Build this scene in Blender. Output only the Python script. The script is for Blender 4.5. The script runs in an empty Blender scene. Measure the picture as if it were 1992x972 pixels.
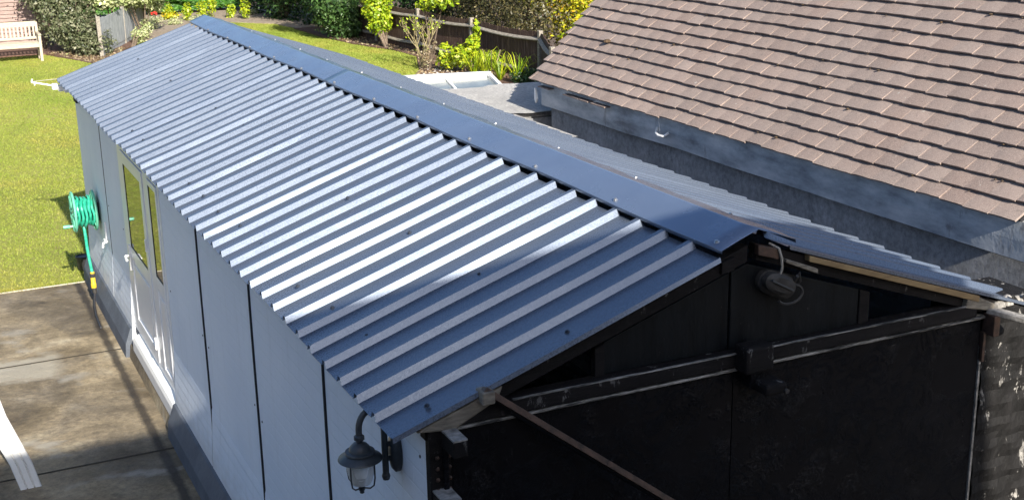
import bpy, math, random
import numpy as np
from mathutils import Vector, Matrix
R = math.radians
random.seed(7); rng = np.random.default_rng(7)
sc = bpy.context.scene
COL = sc.collection

# ------------------------------------------------------------ camera, sky, sun, exposure
cam = bpy.data.cameras.new('camera'); co = bpy.data.objects.new('camera', cam); COL.objects.link(co)
co.location = (-2.9072, -3.9335, 3.9774); co.rotation_euler = (R(73.708), R(1.0434), R(-25.5421))
cam.sensor_width = 36; cam.lens = 2490.86/1992*36; cam.clip_end = 500; cam.clip_start = .05
sc.camera = co
W = bpy.data.worlds.new('World'); sc.world = W; W.use_nodes = True
nt = W.node_tree; bg = nt.nodes['Background']
sky = nt.nodes.new('ShaderNodeTexSky'); sky.sky_type = 'NISHITA'; sky.sun_disc = False
SUN = Vector((-.088, -1.85, 1)).normalized()
sky.sun_elevation = math.asin(SUN.z); sky.sun_rotation = R(182.7); sky.air_density = 1.0; sky.dust_density = 3.0; sky.ozone_density = 4.5
nt.links.new(sky.outputs[0], bg.inputs[0]); bg.inputs[1].default_value = .088
sl = bpy.data.lights.new('sun', 'SUN'); so = bpy.data.objects.new('sun', sl); COL.objects.link(so)
sl.energy = 5.0; sl.angle = R(.6); sl.color = (1, .93, .82)
so.rotation_euler = SUN.to_track_quat('Z', 'Y').to_euler(); so.location = (0, -20, 20)
sc.view_settings.view_transform = 'Standard'; sc.view_settings.look = 'None'
sc.view_settings.exposure = 1.12; sc.view_settings.gamma = 1

# ------------------------------------------------------------ material helpers
class NT:
    def __init__(s, name):
        m = bpy.data.materials.new(name); m.use_nodes = True; s.m = m; s.n = m.node_tree.nodes; s.l = m.node_tree.links
        s.b = s.n['Principled BSDF']; s.tc = s.n.new('ShaderNodeTexCoord').outputs['Object']
    def map(s, scale=(1,1,1), rot=(0,0,0), vec=None):
        k = s.n.new('ShaderNodeMapping'); k.inputs['Scale'].default_value = scale; k.inputs['Rotation'].default_value = rot
        s.l.new(vec or s.tc, k.inputs['Vector']); return k.outputs[0]
    def noise(s, scale, detail=4, rough=.55, vec=None, dist=0):
        k = s.n.new('ShaderNodeTexNoise'); k.inputs['Scale'].default_value = scale; k.inputs['Detail'].default_value = detail
        k.inputs['Roughness'].default_value = rough; k.inputs['Distortion'].default_value = dist
        s.l.new(vec or s.tc, k.inputs['Vector']); return k.outputs['Fac']
    def voro(s, scale, vec=None, feat='F1', out='Distance'):
        k = s.n.new('ShaderNodeTexVoronoi'); k.inputs['Scale'].default_value = scale; k.feature = feat
        s.l.new(vec or s.tc, k.inputs['Vector']); return k.outputs[out]
    def ramp(s, fac, stops, interp='LINEAR'):
        k = s.n.new('ShaderNodeValToRGB'); cr = k.color_ramp; cr.interpolation = interp
        while len(cr.elements) > 1: cr.elements.remove(cr.elements[-1])
        for i, (p, c) in enumerate(stops):
            e = cr.elements[0] if i == 0 else cr.elements.new(p)
            e.position = p; e.color = (*c, 1) if len(c) == 3 else c
        s.l.new(fac, k.inputs[0]); return k.outputs[0]
    def mix(s, fac, a, b, mode='MIX'):
        k = s.n.new('ShaderNodeMix'); k.data_type = 'RGBA'; k.blend_type = mode
        for sock, v in ((k.inputs[0], fac), (k.inputs[6], a), (k.inputs[7], b)):
            if hasattr(v, 'links') or isinstance(v, bpy.types.NodeSocket): s.l.new(v, sock)
            elif isinstance(v, (int, float)): sock.default_value = v
            else: sock.default_value = (*v, 1)
        return k.outputs[2]
    def math(s, op, a, b=0.0):
        k = s.n.new('ShaderNodeMath'); k.operation = op
        for sock, v in ((k.inputs[0], a), (k.inputs[1], b)):
            if isinstance(v, bpy.types.NodeSocket): s.l.new(v, sock)
            else: sock.default_value = v
        return k.outputs[0]
    def attr(s, name):
        k = s.n.new('ShaderNodeAttribute'); k.attribute_name = name; return k.outputs['Fac']
    def sep(s, vec=None):
        k = s.n.new('ShaderNodeSeparateXYZ'); s.l.new(vec or s.tc, k.inputs[0]); return k.outputs
    def comb(s, x, y, z):
        k = s.n.new('ShaderNodeCombineXYZ')
        for i, v in enumerate((x, y, z)):
            if isinstance(v, bpy.types.NodeSocket): s.l.new(v, k.inputs[i])
            else: k.inputs[i].default_value = v
        return k.outputs[0]
    def bump(s, h, strength=.3, dist=.01, normal=None):
        k = s.n.new('ShaderNodeBump'); k.inputs['Strength'].default_value = strength; k.inputs['Distance'].default_value = dist
        s.l.new(h, k.inputs['Height'])
        if normal: s.l.new(normal, k.inputs['Normal'])
        return k.outputs[0]
    def set(s, col=None, rough=None, normal=None, metal=None, spec=None, coat=None):
        for nm, v in (('Base Color', col), ('Roughness', rough), ('Normal', normal), ('Metallic', metal), ('Specular IOR Level', spec), ('Coat Weight', coat)):
            if v is None: continue
            if isinstance(v, bpy.types.NodeSocket): s.l.new(v, s.b.inputs[nm])
            elif nm == 'Base Color': s.b.inputs[nm].default_value = (*v, 1)
            else: s.b.inputs[nm].default_value = v
        return s.m
def simple(name, c1, c2, scale=20, rough=.6, bstr=.2, bscale=80, bdist=.004, stretch=(1,1,1), metal=0, spec=.5):
    t = NT(name); v = t.map(stretch)
    f = t.noise(scale, 5, .6, v)
    col = t.ramp(f, [(.3, c1), (.7, c2)])
    return t.set(col, rough, t.bump(t.noise(bscale, 4, .6, v), bstr, bdist), metal, spec)

M = {}
# coated roofing steel
t = NT('roof_steel'); big = t.noise(1.3, 3); g = t.noise(230, 2, .6); g2 = t.noise(90, 2)
col = t.ramp(t.noise(2.2, 4, .6, t.map((.3, 1, 1))), [(.3, (.112, .140, .192)), (.75, (.150, .180, .230))])
dirt = t.ramp(t.noise(60, 6, .7), [(.66, (0,0,0)), (.72, (1,1,1))])
col = t.mix(t.math('MULTIPLY', dirt, .25), col, (.25, .26, .27))
M['steel'] = t.set(col, t.ramp(t.noise(120, 2), [(.35, (.25,)*3), (.65, (.31,)*3)]), t.bump(t.noise(210, 2, .6), .11, .0010, t.bump(big, .25, .03)), .5, .5)
t = NT('flashing_steel'); 
M['flash'] = t.set(t.ramp(t.noise(3, 4), [(.3, (.15, .195, .28)), (.7, (.18, .23, .32))]), t.ramp(t.noise(7, 5), [(.3, (.18,)*3), (.7, (.30,)*3)]),
                   t.bump(t.noise(2.0, 2, .5, t.map((1, .8, 1))), .35, .03, t.bump(t.noise(300, 2), .06, .001)), .5, .7)
M['screw'] = simple('screw_zinc', (.5, .5, .5), (.7, .7, .7), 60, .3, .1, metal=.9)
M['screw_dark'] = simple('screw_dark', (.02, .025, .035), (.05, .06, .08), 60, .4, .1)
# painted wall panels with faint courses
def wall_paint(name, bstr):
    t = NT(name); s_ = t.sep(); v = t.comb(s_[1], s_[2], 0)
    br = t.n.new('ShaderNodeTexBrick'); br.inputs['Scale'].default_value = 1; br.inputs['Brick Width'].default_value = .225; br.inputs['Row Height'].default_value = .075
    br.inputs['Mortar Size'].default_value = .006; br.inputs['Mortar Smooth'].default_value = .6
    br.inputs['Color1'].default_value = (1,1,1,1); br.inputs['Color2'].default_value = (.85,.85,.85,1); br.inputs['Mortar'].default_value = (0,0,0,1)
    t.l.new(v, br.inputs['Vector'])
    lo = t.ramp(s_[2], [(.62, (1,1,1)), (.72, (.30,.30,.30))])
    h = t.mix(1, br.outputs['Color'], lo, 'MULTIPLY')
    n1 = t.bump(h, bstr, .006); n2 = t.bump(t.noise(18, 6, .65), .35, .006, n1); n2 = t.bump(t.noise(150, 3), .25, .002, n2)
    col = t.ramp(t.noise(1.6, 6, .6), [(.3, (.66, .725, .815)), (.7, (.73, .785, .86))])
    sp = t.ramp(t.noise(38, 5, .7), [(.72, (0,0,0)), (.76, (1,1,1))])
    col = t.mix(t.math('MULTIPLY', sp, .3), col, (.3, .32, .34))
    drip = t.ramp(t.noise(6, 5, .6, t.map((1, 2.2, .25))), [(.55, (0,0,0)), (.8, (1,1,1))])
    col = t.mix(t.math('MULTIPLY', drip, .22), col, (.42, .44, .46))
    gr_ = t.ramp(t.math('ADD', s_[2], t.math('MULTIPLY', t.noise(7, 6, .7), .5)), [(.50, (.5,)*3), (.72, (0,)*3)]); col = t.mix(gr_, col, (.46, .46, .45))
    return t.set(col, .62, n2)
M['wall'] = wall_paint('wall_paint', .9)
t = NT('plinth_paint')
M['plinth'] = t.set(t.ramp(t.noise(5, 6, .65), [(.3, (.055, .065, .085)), (.6, (.09, .105, .13)), (.8, (.16, .17, .18))]), .7, t.bump(t.noise(30, 6, .7), .5, .01))
M['dark_void'] = simple('dark_lining', (.012, .012, .013), (.02, .02, .02), 10, .9)
M['upvc'] = simple('white_upvc', (.74, .76, .78), (.80, .81, .82), 4, .3, .03)
M['seal'] = simple('black_seal', (.02, .02, .02), (.03, .03, .035), 10, .5)
t = NT('door_glass'); t.b.inputs['IOR'].default_value = 1.9; M['glass'] = t.set((.015, .017, .015), .03, t.bump(t.noise(1.2, 2), .06, .02), 0, .9)
# black paint
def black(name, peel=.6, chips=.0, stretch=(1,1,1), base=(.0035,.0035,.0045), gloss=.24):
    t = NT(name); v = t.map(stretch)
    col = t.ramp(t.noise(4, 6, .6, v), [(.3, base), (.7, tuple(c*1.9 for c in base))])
    wr = t.noise(9, 7, .7, v, 1.5); mask = t.ramp(t.noise(3.1, 3, .6), [(.42, (0,)*3), (.58, (1,)*3)])
    rid = t.ramp(wr, [(.46, (0,)*3), (.5, (1,)*3), (.54, (0,)*3)])
    h = t.mix(mask, (0,0,0), rid)
    n = t.bump(h, peel, .012, t.bump(t.noise(120, 4, .6, v), .3, .002))
    if chips:
        c = t.ramp(t.noise(22, 7, .75, t.map((1, 1, .35))), [(.60-.0, (0,)*3), (.635, (1,)*3)])
        c2 = t.ramp(t.noise(2.3, 4, .6), [(.40, (0,)*3), (.62, (1,)*3)])
        col = t.mix(t.math('MULTIPLY', t.math('MULTIPLY', c, c2), chips), col, (.42, .41, .39))
    pl_ = t.ramp(t.noise(17, 3, .6, None, 2.2), [(.487, (0,)*3), (.5, (1,)*3), (.513, (0,)*3)]); pm_ = t.ramp(t.noise(5.5, 4, .6), [(.57, (0,)*3), (.63, (1,)*3)])
    if peel > .5: col = t.mix(t.math('MULTIPLY', t.math('MULTIPLY', pl_, pm_), .4), col, (.12, .12, .125)); n = t.bump(t.mix(pm_, (0,0,0), t.noise(17, 3, .6, None, 2.2)), .35, .012, n)
    fl = t.ramp(t.noise(75, 3, .6), [(.72, (0,)*3), (.73, (1,)*3)])
    col = t.mix(t.math('MULTIPLY', fl, .22), col, (.25, .24, .23))
    return t.set(col, t.ramp(t.noise(12, 5, .7), [(.3, (gloss,)*3), (.7, (gloss+.22,)*3)]), n, 0, .12)
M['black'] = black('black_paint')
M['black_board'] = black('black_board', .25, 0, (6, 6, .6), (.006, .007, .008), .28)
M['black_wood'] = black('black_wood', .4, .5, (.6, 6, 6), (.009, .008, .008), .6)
M['pier'] = black('pier_paint', .7, 1.0, (1,1,1), (.030, .028, .027), .45)
t = NT('pier_render')   # black bitumen paint scraped off in vertical streaks
v = t.map((3, 3, .8)); col = t.ramp(t.noise(5, 5, .6, v), [(.3, (.006, .006, .006)), (.7, (.016, .015, .015))])
ch = t.ramp(t.noise(10, 8, .72, t.map((1.5, 1.5, .6))), [(.585, (0,)*3), (.61, (1,)*3)])
col = t.mix(ch, col, t.ramp(t.noise(30, 4), [(.35, (.10, .095, .09)), (.65, (.36, .345, .32))]))
M['pier'] = t.set(col, .6, t.bump(t.noise(14, 8, .75, v), .8, .014), 0, .2)
M['old_wood'] = simple('old_wood', (.10, .085, .065), (.27, .24, .19), 14, .8, .6, 60, .006, (1, 1, 4))
M['new_batten'] = simple('new_batten', (.17, .11, .05), (.27, .19, .09), 8, .65, .2, 50, .003, (1, 8, 8))
M['block_wood'] = simple('chipped_block', (.10, .095, .085), (.38, .36, .33), 30, .7, .5, 60, .006)
t = NT('worn_edge'); M['worn_edge'] = t.set(t.ramp(t.noise(14, 6, .7, t.map((.5, 4, 4))), [(.42, (.02, .02, .02)), (.52, (.20, .19, .17)), (.66, (.42, .40, .37))]), .7, t.bump(t.noise(60, 4), .5, .004))
M['rust'] = simple('rusty_steel', (.03, .022, .019), (.12, .07, .05), 25, .5, .5, 120, .003, metal=.3)
M['lamp'] = simple('lamp_black', (.030, .036, .042), (.055, .064, .072), 30, .42, .3, 150, .002)
M['bulk'] = simple('bulkhead_grey', (.016, .015, .014), (.05, .046, .042), 25, .7, .5, 60, .005)
M['cable'] = simple('dirty_cable', (.30, .28, .24), (.42, .39, .34), 30, .6)
t = NT('lamp_glass'); t.b.inputs['Transmission Weight'].default_value = .55; M['lglass'] = t.set((.86, .88, .88), .3, t.bump(t.noise(20, 2), .1, .01))
t = NT('roof_tiles_mat'); a = t.attr('rnd')
c = t.ramp(a, [(0, (.185, .130, .108)), (.5, (.245, .180, .152)), (1, (.30, .232, .200))])
c = t.mix(t.math('MULTIPLY', t.ramp(t.noise(2.0, 4), [(.35, (0,)*3), (.65, (1,)*3)]), .55), c, (.18, .15, .135))
gr = t.noise(190, 3, .7); c = t.mix(t.math('MULTIPLY', t.ramp(gr, [(.48, (0,)*3), (.62, (1,)*3)]), .55), c, (.42, .345, .30)); c = t.mix(t.math('MULTIPLY', t.ramp(t.noise(140, 3, .7), [(.36, (1,)*3), (.48, (0,)*3)]), .45), c, (.11, .08, .07))
li = t.ramp(t.noise(21, 5, .7), [(.61, (0,)*3), (.68, (1,)*3)]); c = t.mix(t.math('MULTIPLY', li, .5), c, (.10, .085, .075))
li2 = t.ramp(t.noise(17, 2, .5), [(.745, (0,)*3), (.76, (1,)*3)]); c = t.mix(t.math('MULTIPLY', li2, .6), c, (.45, .43, .38))
M['tile'] = t.set(c, .85, t.bump(gr, .55, .004, t.bump(t.noise(9, 5), .3, .01)))
M['moss'] = simple('moss', (.03, .022, .014), (.10, .06, .03), 60, .95, .8, 90, .01)
t = NT('lead_fascia'); 
c = t.ramp(t.noise(3.5, 7, .65, t.map((1, .7, 2.2))), [(.32, (.17, .19, .215)), (.5, (.38, .42, .46)), (.68, (.60, .62, .64))])
st = t.ramp(t.noise(5, 6, .7, t.map((1, 1.6, .6))), [(.60, (0,)*3), (.70, (1,)*3)]); c = t.mix(t.math('MULTIPLY', st, .6), c, (.07, .055, .045))
M['lead'] = t.set(c, .5, t.bump(t.noise(7, 6, .65), .6, .012), .2)
t = NT('dark_render'); c = t.ramp(t.noise(2.2, 6, .62), [(.3, (.34, .345, .355)), (.7, (.56, .565, .58))])
st = t.ramp(t.noise(4, 6, .7, t.map((1, 1.2, .3))), [(.56, (0,)*3), (.7, (1,)*3)]); c = t.mix(t.math('MULTIPLY', st, .6), c, (.15, .15, .155)); c = t.mix(.8, c, t.ramp(t.noise(28, 8, .8), [(.38, (.5,)*3), (.6, (1.15,)*3)]), 'MULTIPLY')
M['render'] = t.set(c, .85, t.bump(t.noise(32, 7, .8), 1.0, .03))
t = NT('roofing_felt'); c = t.ramp(t.noise(40, 6, .75), [(.3, (.30, .29, .28)), (.5, (.56, .545, .52)), (.7, (.78, .76, .72))])
c = t.mix(t.ramp(t.noise(3, 5), [(.45, (0,)*3), (.75, (.45,)*3)]), c, (.26, .25, .24)); M['felt'] = t.set(c, .9, t.bump(t.noise(16, 8, .8, t.map((1, 1.6, 1))), 1.0, .05))
# patio concrete
t = NT('patio_concrete'); s_ = t.sep()
c = t.ramp(t.noise(1.15, 8, .62, None, .6), [(.32, (.12, .088, .050)), (.44, (.235, .185, .112)), (.56, (.37, .30, .195)), (.72, (.54, .475, .35))])
c2 = t.ramp(t.noise(16, 10, .82), [(.36, (.42,)*3), (.64, (1.22,)*3)]); c = t.mix(.85, c, c2, 'MULTIPLY'); c = t.mix(1, c, t.ramp(t.noise(.8, 6, .6, None, .8), [(.42, (.62, .62, .64)), (.58, (1.08, 1.07, 1.04))]), 'MULTIPLY')
pale = t.ramp(t.noise(1.9, 5, .5, t.map((.8, 1.3, 1)), .3), [(.60, (0,)*3), (.68, (1,)*3)]); c = t.mix(t.math('MULTIPLY', pale, .55), c, (.42, .40, .35))
pj = t.math('ABSOLUTE', t.math('ADD', s_[1], -7.15)); pj = t.math('ADD', pj, t.math('MULTIPLY', t.noise(4, 6, .65), .55)); px_ = t.ramp(t.math('ADD', s_[0], t.math('MULTIPLY', t.noise(5, 5), .25)), [(0, (1,)*3), (1, (0,)*3)])
px_ = t.ramp(t.math('MULTIPLY', t.math('ADD', t.math('ADD', s_[0], 1.88), t.math('MULTIPLY', t.noise(5, 5), .2)), -6), [(0, (0,)*3), (.8, (1,)*3)])
pj = t.ramp(pj, [(.50, (1,)*3), (.60, (0,)*3)]); c = t.mix(t.math('MULTIPLY', t.math('MULTIPLY', pj, px_), .62), c, (.50, .46, .37))
# dirt line beside the plinth
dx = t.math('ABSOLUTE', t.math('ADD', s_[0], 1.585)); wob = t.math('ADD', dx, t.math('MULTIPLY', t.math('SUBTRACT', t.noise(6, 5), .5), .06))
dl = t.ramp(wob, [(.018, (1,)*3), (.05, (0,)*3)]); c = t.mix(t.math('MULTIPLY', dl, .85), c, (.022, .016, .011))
bl = t.ramp(t.noise(3.3, 6, .7), [(.60, (0,)*3), (.72, (1,)*3)]); c = t.mix(t.math('MULTIPLY', bl, .5), c, (.06, .045, .03))
M['patio'] = t.set(c, t.ramp(t.noise(2, 4), [(.35, (.55,)*3), (.65, (.9,)*3)]), t.bump(t.noise(26, 9, .8), .9, .028, t.bump(t.noise(5, 5), .4, .03)))
t = NT('lawn_turf'); c = t.ramp(t.noise(.55, 5, .6, t.map((1, .6, 1))), [(.30, (.19, .22, .028)), (.5, (.26, .275, .045)), (.68, (.33, .31, .08))])
c = t.mix(.6, c, t.ramp(t.noise(26, 5, .7, t.map((1, .5, 1))), [(.3, (.65,)*3), (.7, (1.25,)*3)]), 'MULTIPLY')
c = t.mix(t.ramp(t.noise(3.3, 4, .6), [(.58, (0,)*3), (.72, (.6,)*3)]), c, (.26, .21, .07))
M['turf'] = t.set(c, .95, t.bump(t.noise(60, 6, .7), .9, .03))
t = NT('grass_blades'); t.b.inputs['Subsurface Weight'].default_value = 0
a_ = t.attr('rnd'); c = t.ramp(a_, [(0, (.25, .30, .035)), (.5, (.32, .36, .055)), (.85, (.40, .40, .09)), (1, (.48, .43, .14))])
patch = t.ramp(t.noise(.7, 6, .65, t.map((1, .55, 1))), [(.34, (.74, .92, .7)), (.5, (1.0, 1.06, 1.0)), (.68, (1.25, 1.06, 1.25))]); c = t.mix(1, c, patch, 'MULTIPLY')
t.set(c, .7); tr = t.n.new('ShaderNodeBsdfTranslucent'); t.l.new(c, tr.inputs[0]); mx = t.n.new('ShaderNodeMixShader'); mx.inputs[0].default_value = .45
t.l.new(t.b.outputs[0], mx.inputs[1]); t.l.new(tr.outputs[0], mx.inputs[2]); t.l.new(mx.outputs[0], t.n['Material Output'].inputs[0]); M['blade'] = t.m
M['asphalt'] = simple('dark_asphalt', (.02, .02, .021), (.05, .05, .052), 30, .9)
M['joint_soil'] = simple('joint_soil', (.018, .014, .009), (.05, .04, .025), 20, .95)
M['edge'] = simple('sunlit_edge_tone', (.34, .31, .25), (.5, .46, .38), 20, .9)  # pale tone stands in for sun on the slab bevel
M['soil'] = simple('soil', (.045, .030, .020), (.15, .105, .075), 9, .95, .9, 30, .03)
M['mulch'] = simple('mulch', (.05, .022, .015), (.21, .12, .085), 22, .95, .9, 40, .03)
M['dirt_path'] = simple('dry_soil', (.16, .12, .09), (.36, .30, .23), 14, .95, .8, 40, .02)
M['stone'] = simple('pebble', (.45, .42, .38), (.75, .72, .68), 9, .8)
t = NT('fence_wood'); c = t.ramp(t.noise(9, 6, .7, t.map((3, 3, .25))), [(.35, (.028, .013, .010)), (.55, (.075, .040, .030)), (.68, (.20, .145, .115))])
M['fence'] = t.set(c, .85, t.bump(t.noise(9, 5, .7, t.map((5, 5, .6))), .6, .01))
M['rail'] = simple('weathered_rail', (.13, .115, .095), (.33, .30, .25), 9, .85, .5, 60, .006, (4, 1, 4))
M['grey_fence'] = simple('grey_fence', (.16, .175, .20), (.36, .38, .40), 7, .85, .5, 40, .008, (3, 3, .6))
M['shed'] = simple('shed_board', (.17, .11, .095), (.33, .25, .225), 5, .8, .5, 60, .006, (.6, 4, 5))
M['bench'] = simple('bench_teak', (.32, .27, .20), (.47, .41, .32), 12, .75, .4, 60, .004, (1, 6, 6))
M['bark'] = simple('bark', (.07, .05, .035), (.20, .15, .11), 25, .9, .7, 60, .01)
M['twig'] = simple('rose_stem', (.14, .12, .05), (.33, .27, .15), 20, .85)
t = NT('reel_green'); M['reel'] = t.set((.13, .46, .31), .3, t.bump(t.noise(40, 3), .1, .002))
t = NT('hose_green'); c = t.ramp(t.noise(30, 3), [(.35, (.01, .27, .17)), (.65, (.05, .44, .29))]); M['hose'] = t.set(c, .3)
M['yellow'] = simple('connector_yellow', (.65, .42, .02), (.75, .50, .04), 30, .4)
M['gap'] = simple('joint_dark', (.01, .01, .012), (.02, .02, .024), 10, .9)
M['brick'] = simple('house_brick', (.16, .12, .10), (.26, .20, .17), 9, .9)
M['slate'] = simple('house_roof', (.12, .08, .07), (.2, .14, .12), 8, .8)
M['wglass'] = simple('window_glass', (.02, .02, .02), (.03, .03, .03), 3, .05)
t = NT('skylight_glass'); M['sglass'] = t.set(t.ramp(t.noise(5, 5, .6), [(.3, (.10, .12, .115)), (.7, (.22, .245, .235))]), .18, None, 0, .7)
M['white'] = simple('white_plastic', (.78, .78, .76), (.84, .84, .82), 6, .35, .05)
M['red'] = simple('red_petal', (.55, .01, .01), (.75, .03, .02), 20, .6)

def leafmat(name, cols):
    t = NT(name); a = t.attr('rnd'); n = len(cols)
    c = t.ramp(a, [(i/(n-1), k) for i, k in enumerate(cols)])
    c = t.mix(.35, c, t.ramp(t.noise(2.5, 3), [(.35, (.6,)*3), (.65, (1.2,)*3)]), 'MULTIPLY')
    t.set(c, .45)
    tr = t.n.new('ShaderNodeBsdfTranslucent'); t.l.new(c, tr.inputs[0]); mx = t.n.new('ShaderNodeMixShader'); mx.inputs[0].default_value = .25
    t.l.new(t.b.outputs[0], mx.inputs[1]); t.l.new(tr.outputs[0], mx.inputs[2]); t.l.new(mx.outputs[0], t.n['Material Output'].inputs[0])
    return t.m
LM = {
 'olive': leafmat('leaf_olive', [(.035, .055, .020), (.085, .105, .045), (.17, .18, .10), (.27, .26, .17)]),
 'dark': leafmat('leaf_dark', [(.010, .030, .008), (.025, .065, .015), (.06, .13, .03), (.16, .25, .09)]),
 'conifer': leafmat('leaf_conifer', [(.010, .050, .005), (.03, .12, .012), (.07, .21, .02), (.14, .30, .03)]),
 'varieg': leafmat('leaf_variegated', [(.10, .17, .04), (.30, .36, .14), (.50, .52, .28), (.68, .68, .46)]),
 'lime': leafmat('leaf_lime', [(.09, .18, .01), (.20, .32, .01), (.36, .45, .015), (.55, .55, .03)]),
 'bronze': leafmat('leaf_bronze', [(.020, .026, .008), (.06, .062, .022), (.14, .12, .045), (.25, .20, .09)]),
 'autumn': leafmat('leaf_autumn', [(.10, .17, .01), (.32, .36, .01), (.60, .50, .02), (.62, .22, .02)]),
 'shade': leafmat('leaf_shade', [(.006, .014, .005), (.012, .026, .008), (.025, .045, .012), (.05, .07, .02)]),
 'dry': leafmat('leaf_dry', [(.16, .10, .05), (.30, .22, .13), (.42, .35, .24), (.30, .34, .10)]),
}

# ------------------------------------------------------------ mesh helpers
class MB:
    def __init__(s): s.v = []; s.f = []; s.sm = False
    def add(s, vs, fs):
        k = len(s.v); s.v += [tuple(v) for v in vs]; s.f += [tuple(i+k for i in f) for f in fs]; return s
    def box(s, x0, x1, y0, y1, z0, z1):
        return s.add([(x, y, z) for z in (z0, z1) for y in (y0, y1) for x in (x0, x1)],
                     [(0,2,3,1), (4,5,7,6), (0,1,5,4), (2,6,7,3), (0,4,6,2), (1,3,7,5)])
    def bar(s, a, b, w, h, up=(0,0,1)):          # rectangular bar from a to b
        a = Vector(a); b = Vector(b); d = (b-a).normalized(); u = Vector(up); x = d.cross(u).normalized(); z = x.cross(d).normalized()
        vs = [p + x*sx*w/2 + z*sz*h/2 for p in (a, b) for sz in (-1, 1) for sx in (-1, 1)]
        return s.add(vs, [(0,2,3,1), (4,5,7,6), (0,1,5,4), (2,6,7,3), (0,4,6,2), (1,3,7,5)])
    def prism(s, poly, vec):                     # planar polygon extruded along vec
        n = len(poly); vec = Vector(vec); a = [Vector(p) for p in poly]; b = [p+vec for p in a]
        nn = (a[1]-a[0]).cross(a[2]-a[0])
        flip = nn.dot(vec) > 0
        fs = [tuple(range(n-1, -1, -1)), tuple(range(n, 2*n))] + [(i, (i+1) % n, (i+1) % n+n, i+n) for i in range(n)]
        if not flip: fs = [tuple(reversed(f)) for f in fs]
        return s.add(a+b, fs)
    def tube(s, path, r, n=8, cap=True):
        P = [Vector(p) for p in path]; rs = r if isinstance(r, (list, tuple)) else [r]*len(P); vs = []; fs = []
        ref = None
        for i, p in enumerate(P):
            d = (P[min(i+1, len(P)-1)] - P[max(i-1, 0)]).normalized()
            if ref is None: ref = d.orthogonal().normalized()
            x = (ref - d*ref.dot(d)); x = x.normalized() if x.length > 1e-6 else d.orthogonal().normalized(); ref = x; y = d.cross(x)
            vs += [p + (x*math.cos(2*math.pi*k/n) + y*math.sin(2*math.pi*k/n))*rs[i] for k in range(n)]
        for i in range(len(P)-1):
            fs += [(i*n+k, i*n+(k+1) % n, (i+1)*n+(k+1) % n, (i+1)*n+k) for k in range(n)]
        if cap: fs += [tuple(range(n-1, -1, -1)), tuple((len(P)-1)*n+k for k in range(n))]
        s.sm = True; return s.add(vs, fs)
    def lathe(s, prof, o, axis='z', n=24):       # prof = [(radius, height)]
        vs = []; fs = []
        for r, h in prof:
            for k in range(n):
                a = 2*math.pi*k/n; c, q = r*math.cos(a), r*math.sin(a)
                vs.append({'z': (o[0]+c, o[1]+q, o[2]+h), 'x': (o[0]+h, o[1]+c, o[2]+q), 'y': (o[0]+c, o[1]+h, o[2]+q)}[axis])
        for i in range(len(prof)-1):
            fs += [(i*n+k, i*n+(k+1) % n, (i+1)*n+(k+1) % n, (i+1)*n+k) for k in range(n)]
        fs += [tuple(range(n-1, -1, -1)), tuple((len(prof)-1)*n+k for k in range(n))]
        s.sm = True; return s.add(vs, fs)
    def build(s, name, mat, parent=None, bevel=0, smooth=None):
        off = Vector((0,0,0)); p = parent
        while p is not None: off += Vector(p.location); p = p.parent
        me = bpy.data.meshes.new(name); me.from_pydata([(v[0]-off.x, v[1]-off.y, v[2]-off.z) for v in s.v], [], s.f); me.update()
        me.materials.append(mat)
        o = bpy.data.objects.new(name, me); COL.objects.link(o)
        if parent: o.parent = parent
        if (s.sm if smooth is None else smooth):
            me.polygons.foreach_set('use_smooth', [True]*len(me.polygons))
            me.set_sharp_from_angle(angle=R(40))
        if bevel:
            b = o.modifiers.new('bevel', 'BEVEL'); b.width = bevel; b.segments = 2; b.limit_method = 'ANGLE'
        return o
def npmesh(name, V, F, mat, parent=None, attr=None, off=None):
    """V (n,3), F (m,4) or (m,3); attr per face -> 'rnd'"""
    me = bpy.data.meshes.new(name); k = F.shape[1]
    if off is None:
        off = np.zeros(3); p = parent
        while p is not None: off = off + np.array(p.location); p = p.parent
    V = V - off
    me.vertices.add(len(V)); me.vertices.foreach_set('co', V.astype(np.float32).ravel())
    me.loops.add(F.size); me.loops.foreach_set('vertex_index', F.astype(np.int32).ravel())
    me.polygons.add(len(F)); me.polygons.foreach_set('loop_start', np.arange(0, F.size, k, dtype=np.int32))
    me.update(calc_edges=True); me.validate()
    if attr is not None:
        a = me.attributes.new('rnd', 'FLOAT', 'FACE'); a.data.foreach_set('value', attr.astype(np.float32))
    me.materials.append(mat); o = bpy.data.objects.new(name, me); COL.objects.link(o)
    if parent: o.parent = parent
    return o
def tag(o, label=None, cat=None, group=None, kind=None):
    if label: o['label'] = label
    if cat: o['category'] = cat
    if group: o['group'] = group
    if kind: o['kind'] = kind
    return o
def thing(name, label, cat, loc=(0,0,0), group=None):
    o = bpy.data.objects.new(name, None); COL.objects.link(o); o.location = loc; o.empty_display_size = .2
    return tag(o, label, cat, group)
def copy_at(o, delta, parent=None):
    c = o.copy(); COL.objects.link(c); c.parent = parent or o.parent; c.location = Vector(o.location)+Vector(delta); return c

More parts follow.
